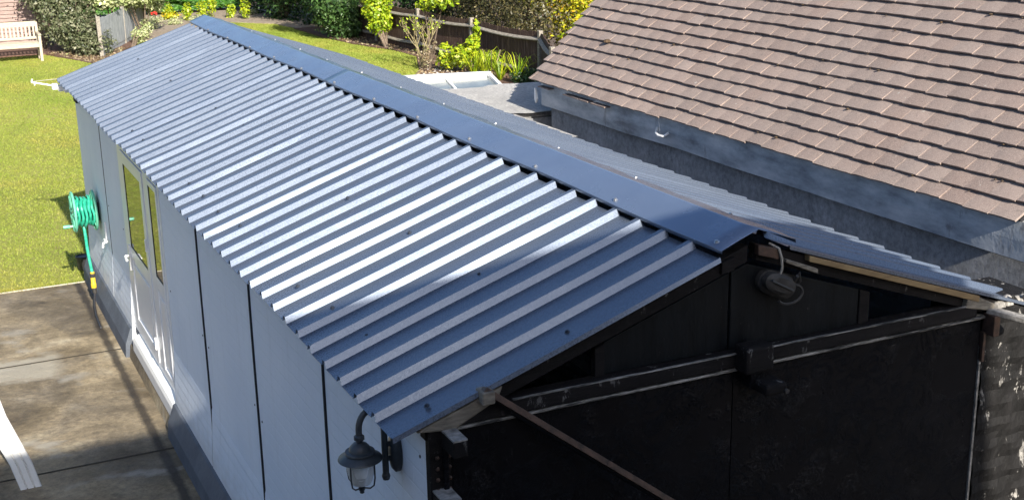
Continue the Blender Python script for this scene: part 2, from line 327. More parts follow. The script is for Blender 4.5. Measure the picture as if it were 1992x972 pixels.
# ------------------------------------------------------------ ground, patio, lawn, beds
g = MB().box(-80, 90, -40, 120, -.6, -.09).build('ground', M['soil']); tag(g, kind='structure')
pm = MB(); YJ = [-4.2, .45, 2.65, 4.93, 7.25, 9.48]
for i in range(5): pm.box(-9, -1.39, YJ[i]+.009, YJ[i+1]-.009, -.2, 0)
p_ = pm.build('patio', M['patio']); tag(p_, kind='structure')
jm = MB()
for i in range(4): jm.box(-9, -1.39, YJ[i+1]-.0115, YJ[i+1]+.0115, -.19, .002)
tag(jm.build('patio_joint', M['joint_soil']), kind='structure')
tag(MB().box(-9, -1.50, 9.482, 9.50, -.15, .006).build('patio_sunlit_edge', M['edge'], bevel=.003), kind='structure')  # added pale strip: sunlit bevel of the slab put into its colour
fp = MB().box(-1.39, 8, -4.2, .0, -.2, -.004).build('front_drive', M['asphalt']); tag(fp, kind='structure')
# lawn sheet with a gently uneven surface
LX, LY = np.meshgrid(np.linspace(-12, 8.6, 60), np.linspace(9.5, 38, 80))
LZ = .012*np.sin(LX*1.3+LY*.7)+.010*np.sin(LY*1.9)-.012
V = np.stack([LX, LY, LZ], -1).reshape(-1, 3); nx = 60
I = np.arange(79*60).reshape(79, 60)[:, :-1].ravel(); F = np.stack([I, I+1, I+nx+1, I+nx], 1)
lawn = npmesh('lawn', V, F, M['turf']); tag(lawn, kind='structure')
def inpoly(x, y, poly):
    r = np.zeros(len(x), bool); j = len(poly)-1
    for i in range(len(poly)):
        xi, yi = poly[i]; xj, yj = poly[j]
        r ^= ((yi > y) != (yj > y)) & (x < (xj-xi)*(y-yi)/(yj-yi+1e-12)+xi); j = i
    return r
def bed(name, poly, mat, z=.02):
    P = [(x, y, z) for x, y in poly]
    o = MB().prism([(x, y, -.1) for x, y in poly], (0, 0, .1+z)).build(name, mat); return tag(o, kind='structure')
bed_left = [(-3.5, 29.3), (.25, 29.2), (.75, 27.6), (1.2, 26.2), (1.9, 24.6), (2.4, 25.6), (1.95, 28.6), (3.2, 31.6), (2.2, 38), (-3.5, 38)]
bed_back = [(2.9, 30.2), (4.3, 32.6), (5.6, 34.0), (6.9, 32.6), (7.1, 31.0), (8.6, 31.0), (8.6, 38.2), (2.2, 38.2)]
bed_right = [(6.0, 19.9), (7.05, 21.6), (7.35, 22.5), (7.75, 23.6), (7.75, 25.2), (7.25, 27.0), (7.0, 31.0), (8.6, 31.0), (9.4, 17), (9.4, 12), (5, 12)]
bed('flower_bed', bed_left, M['mulch'], .024); bed('flower_bed', bed_back, M['dirt_path'], .020); bed('flower_bed', bed_right, M['mulch'], .028)
def blades(n, poly, h, w, name):
    P = np.array(poly); x = rng.uniform(P[:,0].min(), P[:,0].max(), n*3); y = rng.uniform(P[:,1].min(), P[:,1].max(), n*3)
    ok = inpoly(x, y, poly)
    for b_ in (bed_left, bed_back, bed_right): ok &= ~inpoly(x, y, b_)
    x = x[ok][:n]; y = y[ok][:n]; n = len(x)
    a = rng.uniform(0, 2*np.pi, n); hh = h*rng.uniform(.5, 1.3, n); ww = w*rng.uniform(.6, 1.3, n); lx = rng.normal(0, .6, n)*hh; ly = rng.normal(0, .6, n)*hh
    z0 = .012*np.sin(x*1.3+y*.7)+.010*np.sin(y*1.9)-.014
    A = np.stack([x-np.cos(a)*ww, y-np.sin(a)*ww, z0], 1); B = np.stack([x+np.cos(a)*ww, y+np.sin(a)*ww, z0], 1); C_ = np.stack([x+lx, y+ly, z0+hh], 1)
    V = np.stack([A, B, C_], 1).reshape(-1, 3); F = np.arange(3*n).reshape(-1, 3)
    o = npmesh(name, V, F, M['blade'], attr=rng.beta(2, 2, n)); return tag(o, 'short yellow-green lawn grass around the garage', 'grass', kind='stuff')
blades(150000, [(-3.6, 9.5), (-1.3, 9.5), (-.2, 12), (1.4, 26), (.4, 29.3), (-3.2, 29.3)], .022, .007, 'grass')
blades(50000, [(5.2, 36), (5.5, 28), (6.2, 19), (8.3, 20), (8.3, 36)], .03, .011, 'grass')
blades(5000, [(-4, 9.46), (-1.3, 9.46), (-1.3, 9.62), (-4, 9.62)], .045, .005, 'grass')

# ------------------------------------------------------------ the garage
SL = .339; HR = 2.6325; A_ = 1.5302; L = 9.66; XW = -1.393
top = lambda x: HR - SL*abs(x) - .008
garage = thing('garage', 'long white-walled garage with new dark blue ribbed metal roof and black front gable', 'garage', (0, 4.8, 0))
PX = [.046, 1.284, 2.604, 3.923, 5.15, 6.98, 7.97, 9.56]
for i in range(len(PX)-1):
    if i == 4: continue
    y0, y1 = PX[i]+.009, PX[i+1]-.009
    if i == 0: y0 = .046
    pf = [(XW+.06, 0), (XW, 0)] if False else [(XW+.06, 0)]
    nc = 9; bt = lambda z: XW - .030*max(0, (.74-z)/.50)**1.15  # outward flare added to the panel foot so it catches more sun
    for c in range(nc): pf += [(bt(.075*c+.006)-.0012, .075*c+.006), (bt(.075*c+.068)-.0006, .075*c+.068)]
    pf += [(XW, .075*nc+.01), (XW, 2.085), (XW+.06, 2.085)]
    V = [(x, y0, z) for x, z in pf] + [(x, y1, z) for x, z in pf]; n_ = len(pf)
    F = [(i, i+n_, (i+1) % n_+n_, (i+1) % n_) for i in range(n_)] + [tuple(range(n_)), tuple(range(2*n_-1, n_-1, -1))]
    mp = MB(); mp.add(V, F); mp.build('wall_panel', M['wall'], garage)
MB().box(XW, XW+.06, 5.15, 6.98, 1.95, 2.085).build('wall_panel', M['wall'], garage, .004)
MB().box(XW+.063, XW+.085, .05, 5.14, 0, 2.09).box(XW+.063, XW+.085, 6.99, 9.55, 0, 2.09).build('wall_lining', M['gap'], garage)
for ys, y in enumerate([1.284, 2.604, 3.923, 7.97]):
    MB().tube([(XW+.002, y+.004*math.sin(z*5), z) for z in np.linspace(.27, 2.08, 12)], .0125 if y < 5 else .006, 8).build('joint_strip', M['gap'], garage)
for y0, y1 in ((.02, 5.14), (7.0, 9.60)):       # sloping plinth, painted dark
    MB().prism([(XW-.003, y0, -.05), (-1.505, y0, -.05), (-1.490, y0, .12), (-1.440, y0, .255), (XW-.003, y0, .275)], (0, y1-y0, 0)).build('plinth', M['plinth'], garage, .005)
MB().box(1.333, 1.393, .3, 9.56, 0, 2.085).build('side_wall', M['wall'], garage)
MB().prism([(-1.39, 9.50, 0), (1.39, 9.50, 0), (1.39, 9.50, 2.085), (0, 9.50, 2.56), (-1.39, 9.50, 2.085)], (0, .06, 0)).build('end_wall', M['wall'], garage)
MB().box(-1.33, 1.33, .12, 9.5, -.01, .01).build('garage_floor', M['dark_void'], garage)
MB().box(XW-.03, XW-.001, 9.22, 9.42, 1.90, 1.985).build('wall_vent', M['gap'], garage, .004)

for y in (.10, 1.20, 1.37, 2.52, 2.69, 3.84, 4.01, 5.06, 7.07, 7.89):
    for z in (.45, 1.15, 1.95): MB().lathe([(.007, .002), (.007, -.002), (.004, -.004)], (XW-.012*(z < .5), y+random.uniform(-.02, .02), z+random.uniform(-.03, .03)), 'x', 8).build('fixing', M['screw_dark'], garage)
# white door set: frame, leaf, side light, sill
fr = MB(); F0, F1, Z0, Z1 = 5.155, 6.975, .285, 1.945; xo, xi = XW-.004, XW+.05
for y0, y1, z0, z1 in ((F0, F0+.06, Z0, Z1), (F1-.18, F1, Z0, Z1), (F0+.06, F1-.18, Z1-.06, Z1), (F0+.06, F1-.18, Z0, Z0+.05), (5.60, 5.80, Z0+.05, Z1-.06)):
    fr.box(xo, xi, y0, y1, z0, z1)
door_frame = fr.build('door_frame', M['upvc'], garage, .006)
def leaf(name, y0, y1, zb, zm, zt, s_=.10):
    m = MB(); xa, xb = XW-.012, XW+.035
    m.box(xa, xb, y0, y0+s_, zb, zt).box(xa, xb, y1-s_, y1, zb, zt).box(xa, xb, y0+s_, y1-s_, zt-s_, zt).box(xa, xb, y0+s_, y1-s_, zb, zb+s_).box(xa, xb, y0+s_, y1-s_, zm, zm+.10)
    o = m.build(name, M['upvc'], garage, .006)
    MB().box(xa+.006, xa+.018, y0+s_-.002, y1-s_+.002, zm+.098, zt-s_+.002).build('pane', M['glass'], o)
    sm_ = MB(); a, b, c, d = y0+s_, y1-s_, zm+.10, zt-s_
    sm_.box(xa+.002, xa+.012, a, a+.006, c, d).box(xa+.002, xa+.012, b-.006, b, c, d).box(xa+.002, xa+.012, a+.008, b-.006, c, c+.008).build('gasket', M['seal'], o)
    pn = MB().box(xa+.014, xa+.024, y0+s_-.002, y1-s_+.002, zb+s_-.002, zm+.002); pn.box(xa+.004, xa+.013, y0+s_+.05, y1-s_-.05, zb+s_+.05, zm-.05).build('panel', M['upvc'], o, .01)
    return o
dl_ = leaf('door', 5.81, 6.78, .34, .975, 1.88)
h = MB(); h.box(XW-.028, XW-.013, 6.72, 6.75, .86, 1.08); h.tube([(XW-.03, 6.735, .985), (XW-.060, 6.735, .985), (XW-.063, 6.72, .985), (XW-.063, 6.62, .98)], .010, 8); h.build('handle', M['white'], dl_)
for z in (.45, 1.25): MB().box(XW-.028, XW-.013, 5.82, 5.84, z, z+.1).build('hinge', M['white'], dl_, .003)
leaf('side_window', 5.22, 5.595, .34, 1.03, 1.88, .045)
MB().prism([(XW+.05, 5.13, .12), (-1.455, 5.13, .12), (-1.452, 5.13, .215), (-1.44, 5.13, .245), (XW+.05, 5.13, .283)], (0, 1.69, 0)).build('sill', M['white'], garage, .004)
MB().prism([(XW-.003, 5.14, -.05), (-1.475, 5.14, -.05), (-1.452, 5.14, .119), (XW-.003, 5.14, .119)], (0, 1.86, 0)).build('step', M['patio'], garage, .006)

# roof sheets: ribs every 0.2 m, one metre cover each
def sheet(side, y0, y1, seedv, first=False):
    r = random.Random(seedv); prof = []; HB = .028
    y = y0
    if first: prof += [(y0-(.008 if side < 0 else .002), -.040 if side < 0 else -.036), (y0-.001, -HB+.006), (y0+.008, -HB+.006), (y0+.014, -HB)]
    k = 0; nr = int(round((y1-y0)/.2))
    for i in range(nr):
        c_ = y0 + .2*(i+1)
        prof += [(c_-.033, -HB), (c_-.016, 0), (c_+.012, 0), (c_+.026, -HB)]
    if not first: prof = [(y0-.0345, -HB-.001), (y0-.0185, -.001), (y0-.0165, .0024), (y0+.012, .0022), (y0+.027, -HB+.0015)] + prof
    prof = [(a, b) for a, b in prof if a <= L+.03]
    xs = np.linspace(.165, A_, 9) + 0; ph = r.uniform(0, 6); dz = r.uniform(-.0015, .0015); ex = r.uniform(-.006, .006)
    V = []; 
    for j, x in enumerate(xs):
        xx = x + (ex if j == len(xs)-1 else 0)
        for (py, pz) in prof:
            wz = .0016*math.sin(xx*5+ph+py*2.1)
            V.append((side*xx, py + .0018*math.sin(xx*3+ph), top(xx)+pz+dz+wz))
    n = len(prof); F = []
    for j in range(len(xs)-1):
        for i in range(n-1):
            f = (j*n+i, j*n+i+1, (j+1)*n+i+1, (j+1)*n+i); F.append(f if side < 0 else f[::-1])
    mb = MB(); mb.add(V, F); o = mb.build('roof_sheet', M['steel'], garage)
    so_ = o.modifiers.new('thick', 'SOLIDIFY'); so_.thickness = .0012; so_.offset = -1
    return o
for side in (-1, 1):
    y = 0
    for i in range(10):
        y1 = min(y+1.0, L+.2); sheet(side, y, y+1.0 if i < 9 else y+.66, 10*i+side, i == 0); y += 1.0
# ridge flashing in four laps, each wing slightly bowed
fl_y = [(-.012, 5.02), (4.94, L+.01)]
for k, (y0, y1) in enumerate(fl_y):
    mb = MB(); V = []; F = []; n = 44; r_ = random.Random(k)
    for j in range(n+1):
        y = y0+(y1-y0)*j/n; lift = .0018*(1-k)+.003
        w1 = .168 + .006*math.sin(y*3.1) + (.0 if k else 0); w2 = .175 + .010*math.sin(y*4.3+1) + .006*math.sin(y*9.1); b = .004*math.sin(y*7.7)
        pts = [(-w1, top(w1)-.006), (-w1+.001, top(w1)+.008), (-.09, top(.09)+.013+b*.4), (-.008, HR+.004), (0, HR+.006), (.008, HR+.004), (.09, top(.09)+.014+b), (w2, top(w2)+.010+abs(b)*1.6), (w2+.001, top(w2)-.004)]
        V += [(px, y, pz+lift) for px, pz in pts]
    m_ = 9
    F = [(j*m_+i, (j+1)*m_+i, (j+1)*m_+i+1, j*m_+i+1) for j in range(n) for i in range(m_-1)]
    mb.add(V, [f[::-1] for f in F]); o = mb.build('ridge_flashing', M['flash'], garage, smooth=True); o.modifiers.new('thick', 'SOLIDIFY').thickness = .0015
# screws
def screw_mesh(nrm, mat):
    mb = MB(); mb.lathe([(.012, 0), (.012, .003), (.0075, .0035), (.0075, .010), (.003, .012)], (0, 4.8, 0), 'z', 8)
    o = mb.build('screw', mat, garage); o.rotation_euler = (0, 0, 0); return o
sL = screw_mesh(None, M['screw']); sD = screw_mesh(None, M['screw_dark'])
def place(proto, x, y, z, tilt, first):
    o = proto if first else proto.copy()
    if not first: COL.objects.link(o); o.parent = garage
    o.location = (x, y-4.8, z); o.rotation_euler = (0, tilt, 0)
ang = math.atan(SL); ff = True
for i in range(12):
    y = .04+.795*i + random.uniform(-.03, .03); x = .140+.0025*i
    place(sL, -x, y, top(x)+.014, -ang, ff); ff = False
    if i < 11: place(sL, .155+random.uniform(-.01, .01), y+.33, top(.155)+.015, ang, False)
ff = True
for x, step in ((1.34, 5), (.80, 5)):
    k = 0; y = .09
    while y < L:
        place(sD, -(x+random.uniform(-.05, .05)), y + (.01 if k % 2 else -.01), top(x)-.027, -ang, ff); ff = False
        y += .4 if x > 1 else .8; k += 1
for x, y in ((.54, .41), (.68, .97), (.6, 2.5), (1.2, .6), (1.2, 1.4), (1.2, 2.4), (1.2, 3.4)): place(sL, x, y-.0, top(x)-.027, ang, False)

# gable end
yg = .046
roofline = lambda x, d: top(x)-d
gb = MB()
def slab(pts, y0, y1, name, mat, bev=.003, parent=garage): return MB().prism([(x, y0, z) for x, z in pts], (0, y1-y0, 0)).build(name, mat, parent, bev)
for s_ in (-1, 1):     # rafters along both verges
    slab([(s_*.02, roofline(.02, .045)), (s_*1.40, roofline(1.40, .045)), (s_*1.40, roofline(1.40, .115)), (s_*.02, roofline(.02, .112))], .025, .075, 'rafter', M['black_wood'])
slab([(-.078, 2.135), (-.645, 2.135), (-.645, roofline(.645, .14)), (-.078, roofline(.078, .14))], .062, .08, 'gable_board', M['black_board'])
slab([(.575, 2.135), (-.072, 2.135), (-.072, roofline(.072, .14)), (.0, roofline(0, .14)), (.575, roofline(.575, .14))], .056, .074, 'gable_board', M['black_board'])
slab([(.578, 2.135), (.632, 2.135), (.632, roofline(.632, .14)), (.578, roofline(.578, .14))], .050, .085, 'gable_stud', M['black_wood'])
slab([(-.690, 2.135), (-.648, 2.135), (-.648, roofline(.648, .14)), (-.690, roofline(.690, .14))], .050, .085, 'gable_stud', M['black_wood'])
hb = MB(); hb.box(-1.30, 1.20, .0, .085, 2.078, 2.134); hb.build('header_beam', M['black_wood'], garage, .006)
MB().box(-1.31, 1.27, .003, .05, 2.061, 2.0735).build('drip_strip', M['worn_edge'], garage, .004)
MB().box(-1.06, 1.14, -.002, .012, 2.1345, 2.1385).build('chipped_edge', M['worn_edge'], garage, .001)
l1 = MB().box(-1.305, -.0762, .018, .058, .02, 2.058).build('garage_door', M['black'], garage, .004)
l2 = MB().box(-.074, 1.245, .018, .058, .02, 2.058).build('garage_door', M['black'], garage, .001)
MB().box(1.247, 1.258, .010, .058, .05, 1.93).build('door_edge', M['block_wood'], garage, .001)
MB().box(1.247, 1.262, -.004, .02, 1.86, 2.0).build('hinge', M['rust'], garage, .002)
MB().box(-1.392, -1.31, .006, .06, 0, 2.075).build('door_post', M['black_wood'], garage, .004)
MB().box(-1.345, -1.325, -.012, .006, 0, 2.06).build('post_bead', M['black'], garage, .004)
for z in np.linspace(1.84, 1.97, 4):
    for x in (-1.365, -1.318): MB().lathe([(.008, 0), (.008, -.006), (.004, -.009)], (x, .006, z), 'y', 8).build('bolt', M['rust'], garage)
# wood lump at the left eave corner
mb = MB(); mb.prism([(-1.44, -.004, 2.082), (-1.30, -.004, 2.066), (-1.12, -.004, 2.150), (-1.10, -.004, 2.200), (-1.42, -.004, 2.098)], (0, .10, 0)); mb.build('eave_timber', M['old_wood'], garage, .008)
MB().prism([(.26, -.006, roofline(.26, .040)), (1.20, -.006, roofline(1.20, .040)), (1.20, -.006, roofline(1.20, .068)), (.26, -.006, roofline(.26, .064))], (0, .035, 0)).build('new_batten', M['new_batten'], garage, .002)
MB().prism([(.01, -.004, roofline(.0, .048)), (.11, -.004, roofline(.11, .042)), (.11, -.004, roofline(.11, .085)), (.01, -.004, roofline(0, .09))], (0, .028, 0)).build('ridge_block', M['rust'], garage, .003)
MB().prism([(-.15, .008, roofline(.15, .05)), (-.09, .008, roofline(.09, .055)), (-.09, .008, roofline(.09, .11)), (-.15, .008, roofline(.15, .10))], (0, .024, 0)).build('ridge_block', M['black_wood'], garage, .003)
MB().prism([(.14, -.014, roofline(.14, .075)), (.30, -.014, roofline(.30, .085)), (.30, -.014, roofline(.30, .105)), (.14, -.014, roofline(.14, .09))], (0, .03, 0)).build('ridge_strap', M['old_wood'], garage, .003)
# projecting hinge brackets with chipped pale tops
def bracket(x, z, w, d):
    b = MB().box(x-w/2, x+w/2, -d, .02, z-.065, z-.004).build('bracket', M['black_wood'], garage, .004)
    MB().box(x-w/2, x+w/2, -d, .02, z-.003, z+.004).build('bracket_top', M['block_wood'], b, .001)
bracket(-1.318, 2.072, .055, .11); bracket(-1.352, 1.842, .07, .10)
MB().box(1.255, 1.29, -.05, .02, 1.99, 2.085).build('bracket', M['rust'], garage, .004)
MB().bar((1.285, .015, 2.094), (1.36, -.20, 2.086), .055, .022).build('bracket', M['block_wood'], garage, .003)
# centre latch box
cb = MB().box(-.075, .060, -.07, .02, 2.065, 2.178).build('latch_box', M['black_wood'], garage, .012)
MB().box(-.02, .085, -.13, -.02, 1.985, 2.035).build('latch_bolt', M['black_wood'], cb, .015)
MB().box(-.04, .03, -.05, .015, 2.0, 2.07).build('latch_keep', M['black'], cb, .006)
MB().lathe([(.0, -.012), (.010, -.012), (.010, 0), (.0, 0)], (.075, -.128, 1.999), 'y', 10).build('latch_pin', M['bulk'], cb)
# brick pier at the right
pr_ = MB(); ph_ = 2.12
NX, NZ = 14, 60
V = []; 
for j in range(NZ+1):
    z = 2.115*j/NZ
    for i in range(NX+1):
        x = 1.275+.36*i/NX
        d = .006*math.sin(x*41+z*13)+.005*math.sin(z*57+x*9)+random.uniform(-.003, .003)
        zt = (random.uniform(-.02, .035) if j == NZ else 0)
        V.append((x+(random.uniform(-.006, .008) if i == NX else 0), .02+d, z+zt))
F = [(j*(NX+1)+i, j*(NX+1)+i+1, (j+1)*(NX+1)+i+1, (j+1)*(NX+1)+i) for j in range(NZ) for i in range(NX)]
pr_.add(V, F); pr_.box(1.275, 1.632, .034, .36, 0, 2.10)
pr_.build('brick_pier', M['pier'], garage, smooth=False)
for k in range(14):
    x = 1.33+.02*k+random.uniform(-.01, .01); s_ = random.uniform(.012, .028); z = 2.105 - max(0, (x-1.45))*.12
    mb = MB(); mb.lathe([(.2*s_, -s_*.6), (s_, -.2*s_), (s_*.8, .5*s_), (.3*s_, .8*s_)], (x, .03+random.uniform(-.02, .05), z), 'z', 6); mb.build('mortar_lump', M['block_wood'], garage, smooth=False)
MB().prism([(1.13, -.002, 2.13), (1.30, -.002, 2.09), (1.30, -.002, 2.125), (1.14, -.002, 2.20)], (0, .06, 0)).build('eave_timber', M['old_wood'], garage, .006)

# leaning steel bar across the doors
from_ = Vector((-1.169, -.02, 2.196)); to_ = Vector((1.641, -.30, .0))
bar = thing('steel_bar', 'long rusty steel bar leaning diagonally across the black garage doors', 'metal bar', (1.641, -.30, 0))
mb = MB(); mb.bar(from_, to_, .024, .028, (0, -1, .3)); mb.build('bar', M['rust'], bar, .002)
mb = MB(); mb.bar(from_+Vector((.09, .03, -.10)), to_+Vector((0, .03, .0)), .016, .016, (0, -1, .3)); mb.build('lower_bar', M['black_wood'], bar, .002)
mb = MB()
for t_ in (.0, .17, .335):
    c_ = from_.lerp(to_, t_); d_ = (to_-from_).normalized()*.022; mb.bar(c_-d_, c_+d_, .024, .032, (0, -1, .3))
    mb.build('clamp', M['rust'], bar, .002); mb = MB()
MB().box(-1.20, -1.15, -.045, .024, 2.155, 2.205).build('hook_plate', M['old_wood'], bar, .006)

# broken bulkhead light on the gable
bl_ = thing('bulkhead_light', 'broken grey oval bulkhead light hanging askew on the black gable board', 'wall light', (.13, .05, 2.39))
def oval(cx, y0, y1, cz, rx, rz, tilt, n=24, taper=.8):
    mb = MB(); ca, sa = math.cos(tilt), math.sin(tilt); V = []
    for (y, s) in ((y1, 1), (y0+(y1-y0)*.3, 1), (y0, taper)):
        for k in range(n):
            a = 2*math.pi*k/n; u = math.copysign(abs(math.cos(a))**.75, math.cos(a))*rx*s; w = math.copysign(abs(math.sin(a))**.9, math.sin(a))*rz*s
            V.append((cx+u*ca-w*sa, y, cz+u*sa+w*ca))
    F = [(i*n+k, i*n+(k+1) % n, (i+1)*n+(k+1) % n, (i+1)*n+k) for i in range(2) for k in range(n)] + [tuple(2*n+k for k in range(n))]
    mb.add(V, F); mb.sm = True; return mb
oval(.135, .02, .056, 2.385, .098, .052, -.42).build('back_plate', M['bulk'], bl_)
oval(.115, -.03, .012, 2.402, .078, .040, -.42, taper=.7).build('cover', M['bulk'], bl_)
mb = MB(); mb.bar((.06, -.034, 2.432), (.165, -.034, 2.375), .008, .010, (0, 1, 0)); mb.build('cover_rib', M['lamp'], bl_)
ring = [(.165+.062*math.cos(a), -.012, 2.352+.040*math.sin(a)) for a in np.linspace(-2.6, 1.6, 16)]
mb = MB(); mb.tube(ring, .006, 6); mb.build('wire_guard', M['bulk'], bl_)
mb = MB(); mb.tube([(.19, -.01, 2.41), (.20, -.02, 2.44), (.215, -.01, 2.40), (.205, .0, 2.38)], .006, 6).tube([(.18, -.01, 2.40), (.185, -.03, 2.43)], .008, 6); mb.build('loose_wire', M['bulk'], bl_)
mb = MB(); mb.tube([(.085, .03, 2.565), (.105, -.008, 2.55), (.118, -.012, 2.51), (.122, -.012, 2.47), (.120, .0, 2.43)], .0055, 6); mb.build('cable', M['cable'], bl_)

# wall lantern on the side wall
ly = .335
lan = thing('wall_lantern', 'black coach-style wall lantern with ribbed glass on the white side wall below the eave', 'wall light', (XW, ly, 1.87))
mb = MB(); n = 28; V = []
for (x, s) in ((XW-.002, 1), (XW-.018, 1), (XW-.030, .8), (XW-.036, .4)):
    for k in range(n):
        a = 2*math.pi*k/n; V.append((x, ly+.047*s*math.cos(a), 1.868+.083*s*math.sin(a)))
F = [(i*n+k, i*n+(k+1) % n, (i+1)*n+(k+1) % n, (i+1)*n+k) for i in range(3) for k in range(n)]+[tuple(3*n+k for k in range(n))]
mb.add(V, F); mb.sm = True; mb.build('back_plate', M['lamp'], lan)
xb = -1.448; xl = -1.553; yb = .335; yl = .318
mb = MB(); mb.tube([(XW-.03, ly, 1.905), (xb, yb, 1.905)], .010, 10).tube([(XW-.03, ly, 1.845), (xb, yb, 1.845)], .010, 10)
mb.lathe([(.013, -.01), (.013, .01)], (xb, yb, 1.905), 'z', 12).lathe([(.013, -.01), (.013, .01)], (xb, yb, 1.845), 'z', 12); mb.build('bracket', M['lamp'], lan)
arc = [(xb, yb, 1.775), (xb, yb, 1.99)] + [((xb+xl)/2+(xb-xl)/2*math.cos(a), yb+(yl-yb)*(1-math.cos(a))/2, 1.995+.068*math.sin(a)) for a in np.linspace(.15, math.pi-.05, 14)] + [(xl, yl, 1.985), (xl, yl, 1.965)]
mb = MB(); mb.tube(arc, .0125, 12); mb.lathe([(.0, -.018), (.013, -.014), (.017, 0), (.013, .012), (.008, .016)], (xb, yb, 1.775), 'z', 12); mb.build('swan_neck', M['lamp'], lan)
c_ = (xl, yl, 1.96)
mb = MB(); mb.lathe([(.014, .014), (.020, .009), (.020, -.004), (.012, -.010), (.012, -.016), (.027, -.022), (.038, -.034), (.042, -.048), (.056, -.051), (.058, -.057), (.051, -.060), (.082, -.077), (.085, -.083), (.079, -.086), (.05, -.077), (.02, -.070)], c_, 'z', 36); mb.build('shade', M['lamp'], lan)
prof = []
for k in range(25):
    t_ = k/24; z = -.078-.104*t_; r_ = .053*(1-.30*t_**3) + .0014*math.sin(k*math.pi); prof.append((r_+(.0012 if k % 2 and t_ < .7 else 0), z))
prof += [(.026, -.188), (.010, -.192)]
mb = MB(); mb.lathe(prof, c_, 'z', 28); mb.build('glass_globe', M['lglass'], lan)
mb = MB(); mb.lathe([(.006, -.150), (.016, -.142), (.016, -.120), (.010, -.110)], c_, 'z', 12); mb.tube([(xl, yl, c_[2]-.16), (xl, yl, c_[2]-.185)], .003, 6); mb.build('bulb', M['white'], lan)
mb = MB()
for a in np.linspace(0, 2*math.pi, 5)[:-1]+.62:
    pts = [(.064, -.080), (.064, -.148), (.058, -.180), (.040, -.196), (.014, -.201), (.004, -.201)]
    mb.tube([(c_[0]+r*math.cos(a), c_[1]+r*math.sin(a), c_[2]+z) for r, z in pts], .0032, 6)
mb.lathe([(.008, -.188), (.013, -.192), (.012, -.212), (.009, -.216), (.009, -.224), (.003, -.228)], c_, 'z', 14); mb.build('cage', M['lamp'], lan)

# hose reel on the side wall near the lawn
ry, rz = 8.63, .957
reel = thing('hose_reel', 'green garden hose reel mounted on the white side wall near the lawn', 'hose reel', (XW, ry, rz))
mb = MB(); mb.box(XW-.022, XW-.002, ry-.05, ry+.05, rz-.10, rz+.08); mb.box(XW-.05, XW-.022, ry-.02, ry+.02, rz-.03, rz+.03); mb.build('wall_mount', M['seal'], reel, .006)
for x in (-1.437, -1.628):
    mb = MB()
    rim = [(x, ry+.188*math.cos(a), rz+.188*math.sin(a)) for a in np.linspace(0, 2*math.pi, 33)]
    mb.tube(rim, .012, 8, False); mb.lathe([(.05, -.006), (.05, .006)], (x, ry, rz), 'x', 20)
    for k in range(8):
        a = 2*math.pi*k/8; mb.bar((x, ry+.045*math.cos(a), rz+.045*math.sin(a)), (x, ry+.18*math.cos(a), rz+.18*math.sin(a)), .008, .03, (1, 0, 0))
    mb.lathe([(.16, -.002), (.16, .002)], (x, ry, rz), 'x', 28)
    mb.build('rim', M['reel'], reel)
mb = MB(); mb.tube([(-1.63, ry+.05, rz-.15), (-1.70, ry+.05, rz-.15)], .012, 8); mb.lathe([(.016, -.04), (.018, 0), (.016, .02)], (-1.69, ry+.05, rz-.15), 'x', 10); mb.build('crank', M['reel'], reel)
mb = MB(); path = []
for k in range(9*28):
    a = 2*math.pi*k/28; lay = k//(28*4.5); f = (k % int(28*4.5))/(28*4.5); f = f if lay % 2 == 0 else 1-f
    rr = .108+.024*lay + .008*math.sin(k*.31) + .02*max(0, -math.sin(a))*(.5+.5*math.sin(k*.07))
    path.append((-1.612+.155*f+.006*math.sin(k*.9), ry+rr*math.cos(a), rz+rr*math.sin(a)))
mb.tube(path, .0125, 8); mb.build('coiled_hose', M['hose'], reel)
mb = MB(); mb.tube([(-1.55, ry-.03, rz-.15), (-1.548, ry-.06, rz-.24), (-1.545, ry-.05, rz-.36), (-1.535, ry-.05, rz-.50), (-1.525, ry-.06, .345)], .015, 10); mb.build('hose_tail', M['hose'], reel)
mb = MB(); mb.lathe([(.018, .11), (.022, .09), (.022, .0), (.026, -.01), (.026, -.05), (.018, -.06)], (-1.525, ry-.06, .25), 'z', 14); mb.build('connector', M['yellow'], reel)
mb = MB(); mb.lathe([(.028, .02), (.029, .0), (.024, -.02)], (-1.525, ry-.06, .325), 'z', 14); mb.lathe([(.020, .04), (.022, .0), (.014, -.02)], (-1.523, ry-.07, .16), 'z', 14); mb.build('connector_ring', M['bulk'], reel)
mb = MB(); mb.tube([(-1.523, ry-.07, .15), (-1.55, ry-.16, .06), (-1.57, ry-.4, .02), (-1.58, ry-.75, .014)], .011, 8); mb.build('feed_hose', M['seal'], reel)
# outdoor tap beside it
tp = thing('garden_tap', 'small white outdoor tap pipe on the wall below the green hose reel', 'tap', (XW, 8.20, .80))
mb = MB(); mb.tube([(XW-.008, 8.20, .93), (XW-.010, 8.19, .80), (XW-.014, 8.17, .77), (XW-.02, 8.10, .765)], .009, 8); mb.build('pipe', M['white'], tp)
mb = MB(); mb.tube([(XW-.02, 8.10, .765), (XW-.06, 8.08, .76), (XW-.065, 8.08, .72)], .010, 8); mb.box(XW-.05, XW-.035, 8.065, 8.115, .785, .795); mb.build('spout', M['white'], tp)
# black downpipe gully by the far corner
gu = thing('water_container', 'black plastic container on the patio edge below the hose reel', 'container', (-1.44, 9.95, 0))
mb = MB(); mb.lathe([(.06, 0), (.075, .02), (.08, .13), (.085, .15), (.078, .15), (.07, .05)], (-1.44, 9.95, 0), 'z', 20); mb.build('pot', M['seal'], gu)
mb = MB(); mb.lathe([(.086, .14), (.089, .152), (.078, .156), (.076, .146)], (-1.44, 9.95, 0), 'z', 20); mb.build('pot_rim', M['seal'], gu)

